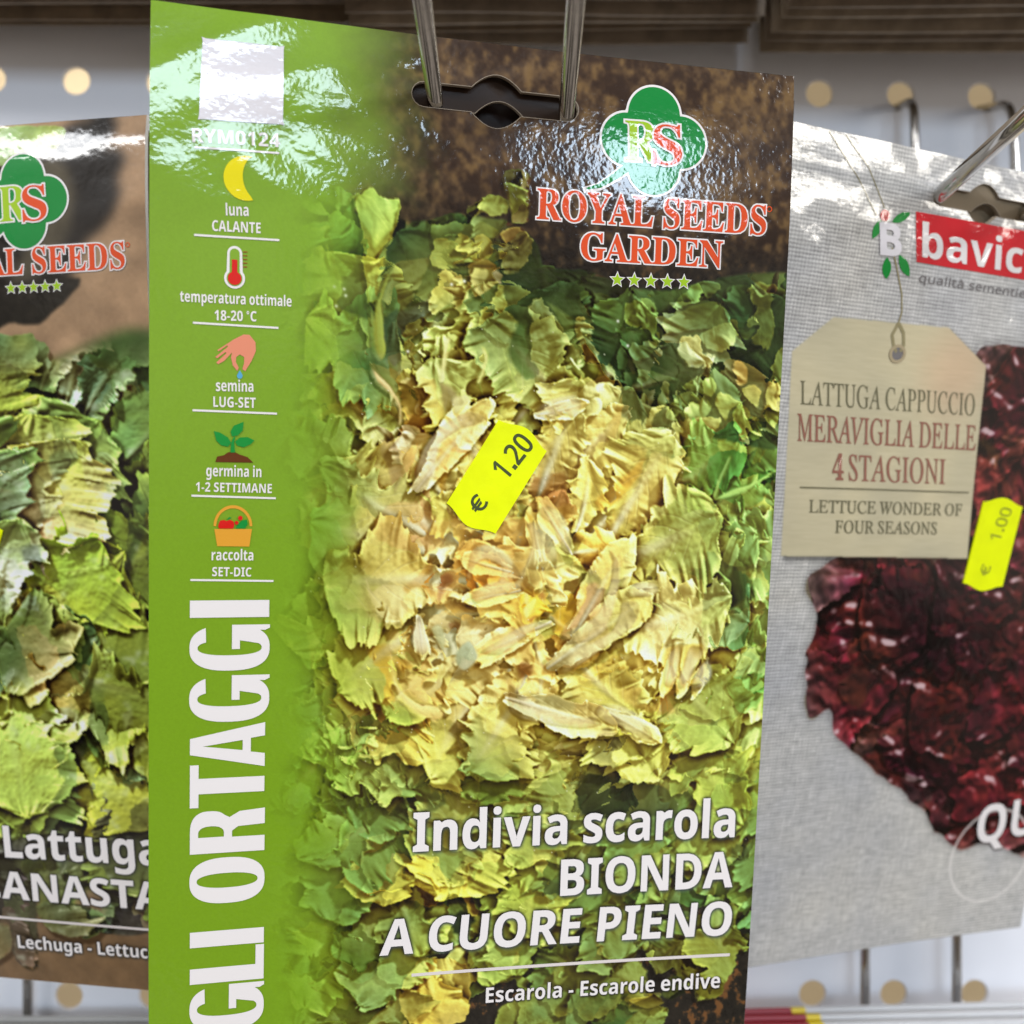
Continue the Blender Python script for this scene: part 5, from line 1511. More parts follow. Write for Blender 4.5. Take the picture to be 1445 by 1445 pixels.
# pictograms
ICON = {}


def picto(name, shapes, parent, off=O1):
    return shape_mesh(sheetA, name, [(l if area(l) > 0 else l[::-1], []) for l in shapes], off, parent[1], parent[0])


def arc(cx, cy, r, a0, a1, n=18):
    return [(cx + r * math.cos(math.radians(a0 + (a1 - a0) * i / n)), cy + r * math.sin(math.radians(a0 + (a1 - a0) * i / n))) for i in range(n + 1)]


moon = arc(15.44, 27.3, 3.72, 72, 286) + arc(19.6, 26.9, 4.75, 218, 136)
picto('moon_icon', [moon], (packA, INK['yellow']))
th = arc(13.7, 44.0, 1.72, -40, 220) + arc(13.68, 39.85, 1.22, 180, 360)
t0 = picto('thermometer_icon', [th], (packA, INK['white']))
picto('glass_tube', [arc(13.7, 44.0, 1.28, -50, 230) + arc(13.68, 39.85, 0.80, 180, 360)], (t0, INK['green']), O2)
picto('mercury_column', [arc(13.7, 44.0, 1.12, -66, 246) + [(13.24, 40.9), (14.12, 40.9)]], (t0, INK['red']), O3)
picto('scale_marks', [band((15.0, 39.5 + 0.62 * i), (15.75, 39.47 + 0.62 * i), 0.16) for i in range(5)], (t0, INK['tick']), O1)
for key, nm, par in (('hand', 'sowing_hand_icon', None), ('drop', 'water_drop', 'hand'), ('soil', 'seedling_icon', None), ('leaf', 'seedling_leaves', 'soil'),
                     ('basket', 'basket_icon', None), ('handle', 'basket_handle', 'basket'), ('apple', 'apple', 'basket'), ('berry', 'berries', 'basket'), ('cucumber', 'cucumber', 'basket')):
    items = ICONS[key]
    ICON[key] = picto(nm, [pairs(p, 0.01) for c, p in items], (ICON[par] if par else packA, INK[items[0][0]]), O2 if key in ('leaf', 'apple', 'cucumber') else (O3 if key == 'berry' else O1))

# brand emblem: four-lobed leaf with initials


def lobes(grow):
    """outline of the union of four lobes: polar envelope"""
    cs = [(87.6, 9.6, 4.95), (82.5, 14.5, 4.75), (92.9, 14.25, 4.75), (87.8, 19.2, 4.95)]
    cx, cy = 87.7, 14.4
    out = []
    for i in range(120):
        a = 2 * math.pi * i / 120
        dx, dy = math.cos(a), math.sin(a)
        best = 0
        for x, y, r in cs:
            r += grow
            ex, ey = cx - x, cy - y
            b = ex * dx + ey * dy
            c = ex * ex + ey * ey - r * r
            D = b * b - c
            if D > 0:
                best = max(best, -b + math.sqrt(D))
        out.append((cx + dx * best, cy + dy * best))
    return out


def emblem(sheet, parent, du=0.0, dv=0.0, stem=True):
    sh = lambda pts: [(x + du, y + dv) for x, y in pts]
    st = strip([(74.6, 24.3), (77.5, 23.5), (80.6, 21.4), (84.0, 18.6)], 1.0, 2.4)
    st2 = strip([(75.2, 24.0), (77.6, 23.3), (80.6, 21.3), (84.0, 18.6)], 0.35, 1.7)
    w = shape_mesh(sheet, 'brand_emblem', [(sh(lobes(0.42)), [])] + ([(sh(st) if area(st) > 0 else sh(st)[::-1], [])] if stem else []), 0.10, INK['white'], parent, stagger=0.01)
    shape_mesh(sheet, 'green_lobes', [(sh(lobes(0.0)), [])] + ([(sh(st2) if area(st2) > 0 else sh(st2)[::-1], [])] if stem else []), 0.15, INK['brandgreen'], w, stagger=0.01)
    R_ = text_loops('R', 'S', (82.3 + du, 18.4 + dv), (88.6 + du, 18.2 + dv), 7.2)
    S_ = text_loops('S', 'S', (87.6 + du, 18.6 + dv), (93.2 + du, 18.4 + dv), 7.1)
    lettering(sheet, 'initial_outline', R_, 0.20, 'white', w, 0.32)
    lettering(sheet, 'initial_letter', R_, 0.24, 'lime', w)
    lettering(sheet, 'initial_outline', S_, 0.28, 'white', w, 0.32)
    lettering(sheet, 'initial_letter', S_, 0.32, 'brandred', w)
    return w


emblem(sheetA, packA)


def star(cx, cy, r):
    return [(cx + (r if i % 2 == 0 else r * 0.45) * math.cos(math.radians(-90 + 36 * i)), cy + (r if i % 2 == 0 else r * 0.45) * math.sin(math.radians(-90 + 36 * i))) for i in range(10)]


def stars(sheet, parent, pts, r=1.62):
    for x, y in pts:
        b = shape_mesh(sheet, 'star', [(star(x, y, r), [])], 0.10, INK['white'], parent)
        shape_mesh(sheet, 'star_centre', [(star(x, y, r * 0.76), [])], 0.14, INK['lime'], b)


def brand(sheet, parent, glyphs, name='brand_lettering', fat=0.30):
    b = lettering(sheet, 'brand_outline', glyphs, 0.16, 'white', parent, fat)
    lettering(sheet, name, glyphs, 0.20, 'brandred', b, 0.04)


brand(sheetA, packA, T_ROY)
brand(sheetA, packA, T_GAR)
reg = shape_mesh(sheetA, 'registered_mark', [(disc(110.75, 25.1, 0.55), [disc(110.75, 25.1, 0.38)[::-1]])], O2, INK['brandred'], packA)
stars(sheetA, packA, [(81.7, 39.9), (84.95, 39.82), (88.15, 39.75), (91.35, 39.68), (94.6, 39.6)])
for t in (T_IND, T_BIO, T_CUO):
    lettering(sheetA, 'variety_lettering', t, O1, 'white', packA, 0.06)
lettering(sheetA, 'translation_lettering', T_ESC, O1, 'white', packA)
rule((47.3, 171.7), (111.0, 171.5), 0.62, 'rule')

stick = price_sticker(sheetA, label_outline((55.55, 85.0), (65.25, 68.55), 10.7), 0.30, packA)
lettering(sheetA, 'price_lettering', text_loops('1.20', 'R', (62.3, 77.2), (67.2, 70.7), 3.9), 0.34, M_INKDARK, stick, 0.10)
lettering(sheetA, 'euro_sign', text_loops('€', 'R', (57.45, 83.75), (59.0, 81.5), 2.9), 0.34, M_INKDARK, stick, 0.08, sep=True)

# ================================================================== the lettuce packet on the left
sheetB = Sheet(POSE_LEFT, ripple=ripple_left)
artB = Art(115.0, 188.0, 6)
X, Y = artB.x, artB.y
n1, n2 = fbm(X * 0.2, Y * 0.2, 31, 4), fbm(X * 0.9, Y * 0.9, 37, 4)
tone = (0.62 + 0.45 * n1 + 0.38 * n2)[..., None]
artB.a[:] = np.array([158, 128, 98]) / 255.0 * tone
band_low = step(158, 176, Y)[..., None]
artB.a += band_low * (np.array([120, 94, 66]) / 255.0 * (0.55 + 0.9 * n2[..., None]) - artB.a)
lr = random.Random(3)
artB.heart = (78.0, 112.0)
artB.leaf([(-5, 47), (70, 47), (90, 50), (120, 49), (120, 166), (90, 164), (60, 172), (-5, 170)], (66, 88, 42), 'd')
for i in range(120):
    u, v = lr.uniform(-5, 116), lr.uniform(54, 160)
    a = lr.uniform(0, 6.28)
    L = lr.uniform(16, 26)
    k = lr.uniform(0.7, 1.1)
    artB.leaf(random_leaf(lr, u, v, a, L, L * 0.36), (128 * k, 150 * k, 60 * k), 'l', (u - L * math.cos(a) * 0.4, v - L * math.sin(a) * 0.4))
for k, (col, kind, base, pts) in enumerate(LETTUCE):
    if k == 2:
        artB.a = smooth(artB.a, 8) * (1 + 0.10 * (fbm(X * 1.2, Y * 1.2, 39, 3) - 0.5))[..., None]
    if kind == 'r':
        col, kind = tuple(0.5 * c + 0.5 * g for c, g in zip(col, (150, 172, 92))), 'l'
    artB.leaf(pairs(pts), col, kind, pairs(base)[0] if base else None, light=(-0.5, -0.85), lift=1.4)
leaf_b = artB.cov * step(44, 52, Y)
artB.a = artB.a + leaf_b[..., None] * (0.5 * smooth(artB.a, 2) + 0.5 * smooth(artB.a, 9) - artB.a) * 0.35
fl = []
for i in range(120):
    r, a = 75 * lr.random() ** 0.6, lr.uniform(0, 2 * math.pi)
    u, v = 76 + r * math.cos(a), 112 + r * math.sin(a)
    L = lr.uniform(22, 40) * (0.65 if r < 20 else 1)
    d = a + lr.gauss(0, 0.3)
    fl.append((u - 0.55 * L * math.cos(d), v - 0.55 * L * math.sin(d), d, L, L * lr.uniform(0.34, 0.44), 4 - r * 0.09 + lr.uniform(-1, 1)))
FR = artB.frills(fl, 900, ruffle=1.35, blister=0.18, light=(-0.35, -0.7, 0.6), dense=1.9, jagged=0.9, crimp=0.7)
artB.a = artB.a * (1 + 0.16 * leaf_b[..., None])
artB.relight(FR, leaf_b, 1 - artB.soft * 0.6, warp=1.4, gain=1.1, jump=0.6, own=0.8, ribs=0.4, ribcol=(0.80, 0.86, 0.56))
artB.a = artB.a + leaf_b[..., None] * (0.40 * (artB.a - smooth(artB.a, 16)) + 0.3 * (artB.a - smooth(artB.a, 2)))
artB.a = np.clip(artB.a + 0.25 * (FR['spec'] * artB.cov * step(50, 58, Y))[..., None], 0, 0.95)
glint = step(0.62, 0.80, vnoise(X * 0.22 + 3, Y * 0.30, 77)) * step(0.5, 0.7, vnoise(X * 0.8, Y * 0.8, 78)) * np.clip(FR['L'] - 0.7, 0, 0.6)
artB.a = artB.a + leaf_b[..., None] * smooth(glint.astype(np.float32), 2)[..., None] * 0.9 * (np.array([0.84, 0.88, 0.78], np.float32) - artB.a)
B_LAT = text_loops('Lattuga', 'B', (73.0, 158.4), (110.6, 158.2), 7.3)
B_CAN = text_loops('CANASTA', 'B', (65.6, 168.2), (110.6, 168.6), 6.4)
B_LEC = text_loops('Lechuga - Lettuce', 'B', (73.8, 180.1), (108.0, 180.2), 3.0)
for t in (B_LAT, B_CAN, B_LEC):
    artB.under(t, 0.5, 0.9, (0, 0), (0.03, 0.03, 0.03), 0.9)
    artB.under(t, 0.4, 0.6, (0.15, 0.4), (0.25, 0.27, 0.27), 0.2)
B_ROY = text_loops('ROYAL SEEDS', 'S', (64.5, 31.3), (110.2, 31.0), 5.3)
artB.under(B_ROY, 0.6, 0.5, (0, 0), (0.85, 0.84, 0.8), 0.4)
HOLE_B = euro_hole(57.5, 10.2)
packB = sheetB.empty('seed_packet', 'green lettuce seed packet on the left, cut off by the frame, titled over dark soil', 'seed packet')
print_panel(sheetB, artB, 4.6, HOLE_B, M_SOFT, packB)
packet_body(sheetB, HOLE_B, packB)
emblem(sheetB, packB, 0.0, 1.8)
brand(sheetB, packB, B_ROY)
shape_mesh(sheetB, 'registered_mark', [(disc(110.9, 26.3, 0.5), [disc(110.9, 26.3, 0.34)[::-1]])], O2, INK['brandred'], packB)
stars(sheetB, packB, [(94.7 - 2.64 * i, 33.95) for i in range(5)], 1.55)
for t in (B_LAT, B_CAN):
    lettering(sheetB, 'variety_lettering', t, O1, 'white', packB, 0.05)
lettering(sheetB, 'translation_lettering', B_LEC, O1, 'white', packB)
rule((56.0, 172.8), (111.0, 173.35), 0.55, 'rule', sheetB, packB)
price_sticker(sheetB, label_outline((68.4, 97.4), (74.2, 82.5), 10.6), 0.30, packB)

# ================================================================== the red lettuce packet on the right
sheetC = Sheet(POSE_RIGHT, grow=1.04, ripple=ripple_right)
artC = Art(115.0, 188.0, 7)
X, Y = artC.x, artC.y
n1 = fbm(X * 0.05, Y * 0.05, 51, 3)
wa = vnoise(X * 0.5, Y * 5.0, 52) - 0.5
wb = vnoise(X * 5.0, Y * 0.5, 53) - 0.5
thread = 0.5 + 0.5 * np.sin(2 * math.pi * (Y / 0.80 + 0.25 * wb))
thread2 = 0.5 + 0.5 * np.sin(2 * math.pi * (X / 0.90 + 0.3 * wa))
wv = 0.72 + 0.24 * thread + 0.09 * thread2 + 0.16 * wa + 0.12 * wb
base = np.array([208, 206, 203]) / 255.0 + (n1 - 0.5)[..., None] * np.array([0.12, 0.10, 0.05])
artC.a[:] = base * wv[..., None]
# red butterhead cut out on the cloth
HEAD = [(40, 84), (27.6, 90.3), (31.1, 99), (31.7, 106.8), (30.4, 109.6), (34.5, 124), (40.2, 123.1), (44, 129), (48.7, 134.2), (58.4, 141), (65.2, 144.6), (70.5, 149.2),
        (74.6, 151.1), (78.3, 156.2), (81.4, 158.9), (90, 163.5), (99, 162), (108, 166), (114, 160), (114, 45), (100, 37), (76.7, 36.9), (63.9, 38), (58, 50), (45, 80)]
keep = artC.a.copy()
artC.leaf(HEAD, (62, 18, 30), 's', None, lift=1.4)
lr = random.Random(12)
reds = [(112, 28, 40), (92, 22, 38), (128, 44, 46), (74, 18, 32), (120, 36, 56), (104, 48, 40), (138, 60, 60)]
blobs = []
for i in range(300):
    u, v = lr.uniform(28, 114), lr.uniform(40, 165)
    if inside((u, v), HEAD):
        blobs.append((math.hypot(u - 92, v - 100), u, v))
blobs.sort(reverse=True)
for d, u, v in blobs:
    a = math.atan2(v - 100, u - 92) + lr.uniform(-0.6, 0.6)
    L = lr.uniform(7, 16)
    k = lr.uniform(0.65, 1.2)
    c = lr.choice(reds)
    if lr.random() < 0.06:
        c = (112, 108, 50)
    artC.leaf(random_leaf(lr, u - L * 0.6 * math.cos(a), v - L * 0.6 * math.sin(a), a, L, L * lr.uniform(0.3, 0.5)), tuple(q * k for q in c),
              'f' if lr.random() < 0.4 else 's', (u - L * math.cos(a), v - L * math.sin(a)), light=(0.2, -0.95))
for pts, col in (([(46, 90), (62, 92), (70, 98), (66, 108), (52, 106), (44, 98)], (44, 14, 26)), ([(58, 100), (74, 106), (72, 112), (60, 112)], (34, 10, 18)), ([(84, 120), (92, 124), (90, 134), (84, 130)], (44, 12, 24)),
                 ([(70, 134), (84, 142), (86, 152), (76, 148)], (48, 14, 24))):
    artC.leaf(pts, col, 'd')
artC.a = artC.a + artC.cov[..., None] * (smooth(artC.a, 5) - artC.a) * 0.3
fl = []
for i in range(120):
    r, a = 80 * lr.random() ** 0.6, lr.uniform(0, 2 * math.pi)
    u, v = 90 + r * math.cos(a), 100 + r * math.sin(a)
    L = lr.uniform(15, 32) * (0.7 if r < 18 else 1)
    d = a + lr.gauss(0, 0.35)
    fl.append((u - 0.55 * L * math.cos(d), v - 0.55 * L * math.sin(d), d, L, L * lr.uniform(0.38, 0.52), 4 - r * 0.09 + lr.uniform(-1, 1)))
FR = artC.frills(fl, 1300, ruffle=1.1, blister=0.0, light=(0.12, -0.75, 0.62), dense=1.8, jagged=0.6, crimp=0.9)
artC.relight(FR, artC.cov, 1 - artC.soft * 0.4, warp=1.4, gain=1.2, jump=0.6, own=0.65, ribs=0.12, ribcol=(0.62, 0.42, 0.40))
# blistered leaf skin: rounded bubbles with wet glints on their upper sides
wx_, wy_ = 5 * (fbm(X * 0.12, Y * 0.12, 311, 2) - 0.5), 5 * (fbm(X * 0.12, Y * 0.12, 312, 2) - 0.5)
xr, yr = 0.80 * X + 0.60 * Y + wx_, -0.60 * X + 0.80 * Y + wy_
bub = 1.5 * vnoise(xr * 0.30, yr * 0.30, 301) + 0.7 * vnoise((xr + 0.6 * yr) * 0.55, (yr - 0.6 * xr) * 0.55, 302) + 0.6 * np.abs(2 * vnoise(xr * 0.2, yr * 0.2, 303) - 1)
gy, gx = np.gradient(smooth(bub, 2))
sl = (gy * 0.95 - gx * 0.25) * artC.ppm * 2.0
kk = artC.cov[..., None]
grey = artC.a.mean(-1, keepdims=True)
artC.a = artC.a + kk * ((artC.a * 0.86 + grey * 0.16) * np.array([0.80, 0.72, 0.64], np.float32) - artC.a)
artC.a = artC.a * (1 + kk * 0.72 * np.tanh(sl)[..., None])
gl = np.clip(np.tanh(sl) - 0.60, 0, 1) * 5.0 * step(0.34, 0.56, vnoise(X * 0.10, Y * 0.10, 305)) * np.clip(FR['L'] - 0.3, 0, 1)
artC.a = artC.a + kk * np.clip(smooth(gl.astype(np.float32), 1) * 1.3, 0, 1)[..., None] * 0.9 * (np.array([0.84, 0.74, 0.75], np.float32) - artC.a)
hq = rounded(HEAD, 14)
hs = np.cumsum(np.linalg.norm(np.roll(hq, -1, 0) - hq, axis=1))
hq = hq + 2.0 * np.stack([vnoise(hs * 0.28, hs * 0 + 2.2, 61) - 0.5, vnoise(hs * 0.28, hs * 0 + 6.2, 63) - 0.5], 1)
hm = smooth(fill([hq], 0, 0, artC.w, artC.h, artC.ppm), 1)[..., None]
ring = np.clip(smooth(hm[..., 0], 9) - hm[..., 0], 0, 1)[..., None]
artC.a = keep * (1 - hm) * (1 - 0.45 * ring) + artC.a * hm
# the paper tag printed on it, with its soft printed shadow
TAG = [(18.74, 86.2), (12.25, 43.0), (21.3, 35.3), (53.1, 34.6), (66.3, 41.9), (72.9, 86.7)]
sh = smooth(fill([[(x + 0.7, y + 0.8) for x, y in TAG]], 0, 0, artC.w, artC.h, artC.ppm), 5)[..., None]
artC.a *= 1 - 0.55 * sh
tm = box(fill([TAG], 0, 0, artC.w, artC.h, artC.ppm), 1)[..., None]
fib = fbm(X * 0.25, Y * 2.2, 57, 3) - 0.5
tagc = np.array([197, 187, 155]) / 255.0 + (fbm(X * 0.07, Y * 0.07, 58, 2) - 0.5)[..., None] * np.array([0.12, 0.10, 0.06]) + fib[..., None] * 0.05
tagc = tagc + step(16, 2, np.hypot(X - 58, Y - 44))[..., None] * np.array([0.03, -0.03, -0.03])
artC.a = (artC.a * (1 - tm) + tagc * tm).astype(np.float32)
C_QU = text_loops('QU', 'B', (94.2, 162.4), (113.2, 160.6), 10.6)
artC.under(C_QU, 0.5, 0.9, (0, 0.2), (0.08, 0.05, 0.06), 0.9)
artC.under([[disc(100.0, 166.0, 13.2), disc(100.0, 166.0, 12.6)]], 0.16, 0.8, (0, 0), (0.88, 0.86, 0.84), 0.3)

HOLE_C = euro_hole(57.0, 8.2, half=14.4, h=1.9, rb=3.2)
packC = sheetC.empty('seed_packet', 'grey cloth-patterned seed packet with red lettuce and beige tag, on the right', 'seed packet')
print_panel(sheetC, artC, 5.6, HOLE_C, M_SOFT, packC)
packet_body(sheetC, HOLE_C, packC)
CK = dict(sheet=sheetC, parent=packC)
bx = shape_mesh(sheetC, 'brand_box', [([(38.5, 12.1), (40.7, 22.1), (93.0, 22.4), (91.0, 12.0)][::-1], [])], O1, INK['boxred'], packC)
lettering(sheetC, 'brand_lettering', text_loops('bavicchi', 'B', (42.0, 20.9), (88.9, 21.2), 6.7, slant=-0.20), O2, 'white', bx)
line_text('qualità sementiere', (42.2, 26.0), (78.5, 26.1), 1.7, 'motto_lettering', 'R', 'greytext', fat=0.05, **CK)


def leaflet(p0, p1, w):
    ax = ((p1[0] - p0[0]), (p1[1] - p0[1]))
    L = math.hypot(*ax)
    out = []
    for s in (1, -1):
        for i in range(9):
            t = i / 8 if s > 0 else 1 - i / 8
            b = s * w * math.sin(math.pi * t) ** 0.8
            out.append((p0[0] + ax[0] * t - ax[1] / L * b, p0[1] + ax[1] * t + ax[0] / L * b))
    return out if area(out) > 0 else out[::-1]


em = shape_mesh(sheetC, 'plant_emblem', [(leaflet(a, b, w), []) for a, b, w in (((32.3, 15.0), (37.2, 12.6), 0.9), ((29.2, 15.0), (27.8, 18.9), 1.0), ((32.6, 22.0), (33.4, 26.4), 1.15), ((35.7, 21.2), (39.4, 25.2), 1.1))],
                O1, INK['leafgreen'], packC, stagger=0.01)
shape_mesh(sheetC, 'red_berry', [(disc(30.1, 14.0, 1.35, 24, 1.15), [])], O2, INK['berry'], em)
lettering(sheetC, 'emblem_letter', text_loops('B', 'B', (30.7, 21.7), (36.4, 21.5), 6.2, slant=-0.25), O3, 'paper', em, 0.12)
shape_mesh(sheetC, 'twine', [(l if area(l) > 0 else l[::-1], []) for l in (
    strip([(13, 0.3), (17.5, 4.3), (21.4, 7.6), (24.3, 10.6), (27.8, 14.3)], 0.20), strip([(17.2, 0.3), (20.6, 3.0), (23.9, 5.5), (29.8, 12.6)], 0.20),
    strip([(33.5, 20), (35.6, 23.8), (38.2, 29), (39.1, 32.6), (38.7, 35.2)], 0.38), strip([(38.7, 35.0), (37.6, 37.5), (38.6, 39.8), (39.6, 41.0)], 0.75), strip([(38.9, 35.0), (40.6, 36.8), (41.3, 39.4), (40.6, 40.8)], 0.75))],
    O1, INK['string'], packC, stagger=0.008)
ey = shape_mesh(sheetC, 'tag_eyelet', [(disc(40.0, 41.3, 2.3, 28, 2.0), [disc(40.0, 41.3, 1.55, 28, 1.35)[::-1]])], O2, INK['brass'], packC)
shape_mesh(sheetC, 'eyelet_hole', [(disc(40.0, 41.3, 1.5, 24, 1.3), [])], O1, INK['greytext'], ey)
line_text('LATTUGA CAPPUCCIO', (16.6, 53.5), (65.8, 53.15), 4.8, 'tag_lettering', 'T', 'tagdark', slant=-0.2, **CK)
line_text('MERAVIGLIA DELLE', (17.5, 61.1), (68.3, 61.0), 5.6, 'tag_lettering', 'T', 'tagred', slant=-0.2, fat=0.05, **CK)
line_text('4 STAGIONI', (28.8, 69.15), (61.2, 69.1), 5.6, 'tag_lettering', 'T', 'tagred', slant=-0.2, fat=0.05, **CK)
rule((20.4, 71.0), (69.1, 70.9), 0.35, 'tagdark', sheetC, packC)
line_text('LETTUCE WONDER OF', (24.0, 76.4), (68.2, 76.4), 2.75, 'tag_lettering', 'T', 'tagdark', slant=-0.15, fat=0.04, **CK)
line_text('FOUR SEASONS', (32.2, 80.9), (61.8, 80.9), 2.8, 'tag_lettering', 'T', 'tagdark', slant=-0.15, fat=0.04, **CK)
lettering(sheetC, 'claim_lettering', C_QU, O1, 'white', packC)
stC = price_sticker(sheetC, label_outline((79.0, 93.6), (80.4, 72.7), 12.6), 0.30, packC)
lettering(sheetC, 'price_lettering', text_loops('1.00', 'R', (81.6, 82.2), (83.6, 74.4), 3.5, slant=-0.1), 0.34, M_INKPALE, stC, 0.06)
lettering(sheetC, 'euro_sign', text_loops('€', 'R', (79.9, 91.0), (80.5, 88.4), 2.9), 0.34, M_INKPALE, stC, 0.05, sep=True)

# ================================================================== plain packets hanging behind the printed fronts
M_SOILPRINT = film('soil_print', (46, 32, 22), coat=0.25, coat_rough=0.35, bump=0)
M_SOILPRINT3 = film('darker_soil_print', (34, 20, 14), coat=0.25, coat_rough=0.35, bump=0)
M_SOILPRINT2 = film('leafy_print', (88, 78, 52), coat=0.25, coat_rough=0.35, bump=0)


def behind(pose, back, right, down, hole, mat, label, group=None, grow=1.0):
    p = list(pose)
    p[3] += right
    p[4] += down
    p[5] += back
    s = Sheet(p, H=188.0 - down - 3.0, grow=grow)
    r = s.empty('seed_packet', label, 'seed packet', group)
    out = []
    cs = [(0, 0), (s.W, 0), (s.W, s.H), (0, s.H)]
    for i in range(4):
        a, b = cs[i], cs[(i + 1) % 4]
        out += [(a[0] + (b[0] - a[0]) * k / 30, a[1] + (b[1] - a[1]) * k / 30) for k in range(30)]
    shape_mesh(s, 'front_panel', [(out, [hole])], 0.0, mat, r, maxlen=8.0)
    packet_body(s, hole, r, 1.0)
    return r


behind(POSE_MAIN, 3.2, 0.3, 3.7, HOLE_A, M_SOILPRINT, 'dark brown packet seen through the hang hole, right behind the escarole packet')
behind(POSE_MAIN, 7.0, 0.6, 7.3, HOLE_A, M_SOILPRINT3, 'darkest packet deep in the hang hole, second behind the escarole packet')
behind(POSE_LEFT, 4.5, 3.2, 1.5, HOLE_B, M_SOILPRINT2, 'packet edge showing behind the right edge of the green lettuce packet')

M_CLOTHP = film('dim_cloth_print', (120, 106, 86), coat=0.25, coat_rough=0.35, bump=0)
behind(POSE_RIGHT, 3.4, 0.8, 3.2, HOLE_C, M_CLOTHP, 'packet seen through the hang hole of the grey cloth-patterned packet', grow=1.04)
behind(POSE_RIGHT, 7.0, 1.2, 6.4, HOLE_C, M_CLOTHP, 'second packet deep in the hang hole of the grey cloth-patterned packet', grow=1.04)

# ================================================================== pegboard and the wall behind it
def P3(x, y, z):
    """right, down, away from the eye (mm) -> scene metres"""
    return Vector((x * MM, z * MM, -y * MM)) + EYE


PITCH, RAD, SEG = 25.0, 4.05, 32
bm = bmesh.new()
n0, n1_, m0, m1 = -12, 18, -10, 18
corner = {}


def cv(i, j):
    if (i, j) not in corner:
        corner[(i, j)] = bm.verts.new(((i - 0.5) * PITCH * MM, 0, -(j - 0.5) * PITCH * MM))
    return corner[(i, j)]


for i in range(n0, n1_):
    for j in range(m0, m1):
        cx, cz = i * PITCH * MM, -j * PITCH * MM
        rings = [[bm.verts.new((cx + RAD * MM * k * math.cos(2 * math.pi * s / SEG), y * MM, cz + RAD * MM * k * math.sin(2 * math.pi * s / SEG))) for s in range(SEG)]
                 for k, y in ((1.10, 0.0), (1.03, 0.12), (1.0, 0.45), (1.0, 1.4))]
        for a, b in zip(rings, rings[1:]):
            for s in range(SEG):
                bm.faces.new((a[s], a[(s + 1) % SEG], b[(s + 1) % SEG], b[s]))
        q = [cv(i + 1, j), cv(i, j), cv(i, j + 1), cv(i + 1, j + 1)]        # corners at 45, 135, 225, 315 degrees
        o = rings[0]
        e8 = SEG // 8
        for k in range(4):
            start = e8 + k * (SEG // 4)
            arcv = [o[(start + s) % SEG] for s in range(SEG // 4 + 1)]
            bm.faces.new([q[k], q[(k + 1) % 4]] + arcv[::-1])
bmesh.ops.recalc_face_normals(bm, faces=bm.faces[:])
me = bpy.data.meshes.new('pegboard')
bm.to_mesh(me)
bm.free()
me.materials.append(M_BOARD)
board = bpy.data.objects.new('pegboard', me)
COL.objects.link(board)
board.location = P3(-131.0, -129.6, 307.5)
board.rotation_euler = (0, math.radians(0.45), math.radians(1.3))
tag(board, None, None, kind='structure')
wl = new_mesh('wall', [(-0.45, 0, -0.5), (0.6, 0, -0.5), (0.6, 0, 0.5), (-0.45, 0, 0.5)], [(0, 1, 2, 3)], M_WALL)
wl.location = P3(0, 0, 352)
tag(wl, None, None, kind='structure')
li = bpy.data.lights.new('hole_fill_light', 'AREA')  # added lamp hidden behind the board, brightens the wall seen through the holes
li.shape = 'RECTANGLE'
li.size, li.size_y, li.energy, li.color = 0.62, 0.46, 0.165, (1.0, 0.93, 0.82)
lo = bpy.data.objects.new('hole_fill_light', li)
COL.objects.link(lo)
lo.location = P3(10, 0, 318)
lo.rotation_euler = (math.radians(90), 0, 0)
l2 = li.copy()  # second added lamp, brightens the wall behind the upper left hole
l2.size, l2.size_y, l2.energy = 0.10, 0.07, 0.030
lo2 = bpy.data.objects.new('hole_fill_light', l2)
COL.objects.link(lo2)
lo2.location = P3(-140, -125, 319)
lo2.rotation_euler = (math.radians(90), 0, 0)


# ================================================================== wire hooks
def tube(name, pts, r, mat, parent, sides=14, fillet=5.0):
    path = []
    P = [Vector(p) for p in pts]
    for i, p in enumerate(P):
        if 0 < i < len(P) - 1:
            a, b = (P[i - 1] - p), (P[i + 1] - p)
            d = min(fillet * MM, a.length * 0.45, b.length * 0.45)
            a, b = p + a.normalized() * d, p + b.normalized() * d
            for k in range(9):
                t = k / 8
                path.append(a * (1 - t) ** 2 + p * 2 * t * (1 - t) + b * t * t)
        else:
            path.append(p)
    V, F = [], []
    prev = None
    for i, p in enumerate(path):
        T = (path[min(i + 1, len(path) - 1)] - path[max(i - 1, 0)]).normalized()
        if prev is None:
            n = T.orthogonal().normalized()
        else:
            n = (prev - T * prev.dot(T)).normalized()
        prev = n
        b = T.cross(n)
        V += [p + (n * math.cos(2 * math.pi * s / sides) + b * math.sin(2 * math.pi * s / sides)) * r * MM for s in range(sides)]
    for i in range(len(path) - 1):
        for s in range(sides):
            F.append((i * sides + s, i * sides + (s + 1) % sides, (i + 1) * sides + (s + 1) % sides, (i + 1) * sides + s))
    F += [tuple(range(sides))[::-1], tuple((len(path) - 1) * sides + s for s in range(sides))]
    return new_mesh(name, V, F, mat, parent, True)


def hook(label, arms, r=1.45, group='zinc wire hooks'):
    root = bpy.data.objects.new('wire_hook', None)
    COL.objects.link(root)
    root.empty_display_size = 0.01
    tag(root, label, 'hook', group)
    o = Vector(arms[0][-1])
    root.location = P3(*o)
    inv = root.location
    for a in arms:
        tube('wire_arm', [P3(*p) - inv for p in a], r, M_STEEL, root)
    return root


def prong(x, y, z, sl, top, zf=98.0, dx=0.003):
    f = lambda q: (x + dx * (q - z), y + sl * (q - z), q)
    a = f(303.5)
    return [f(zf), a, (a[0], top, 303.5), (a[0], top - 4, 316.0)]




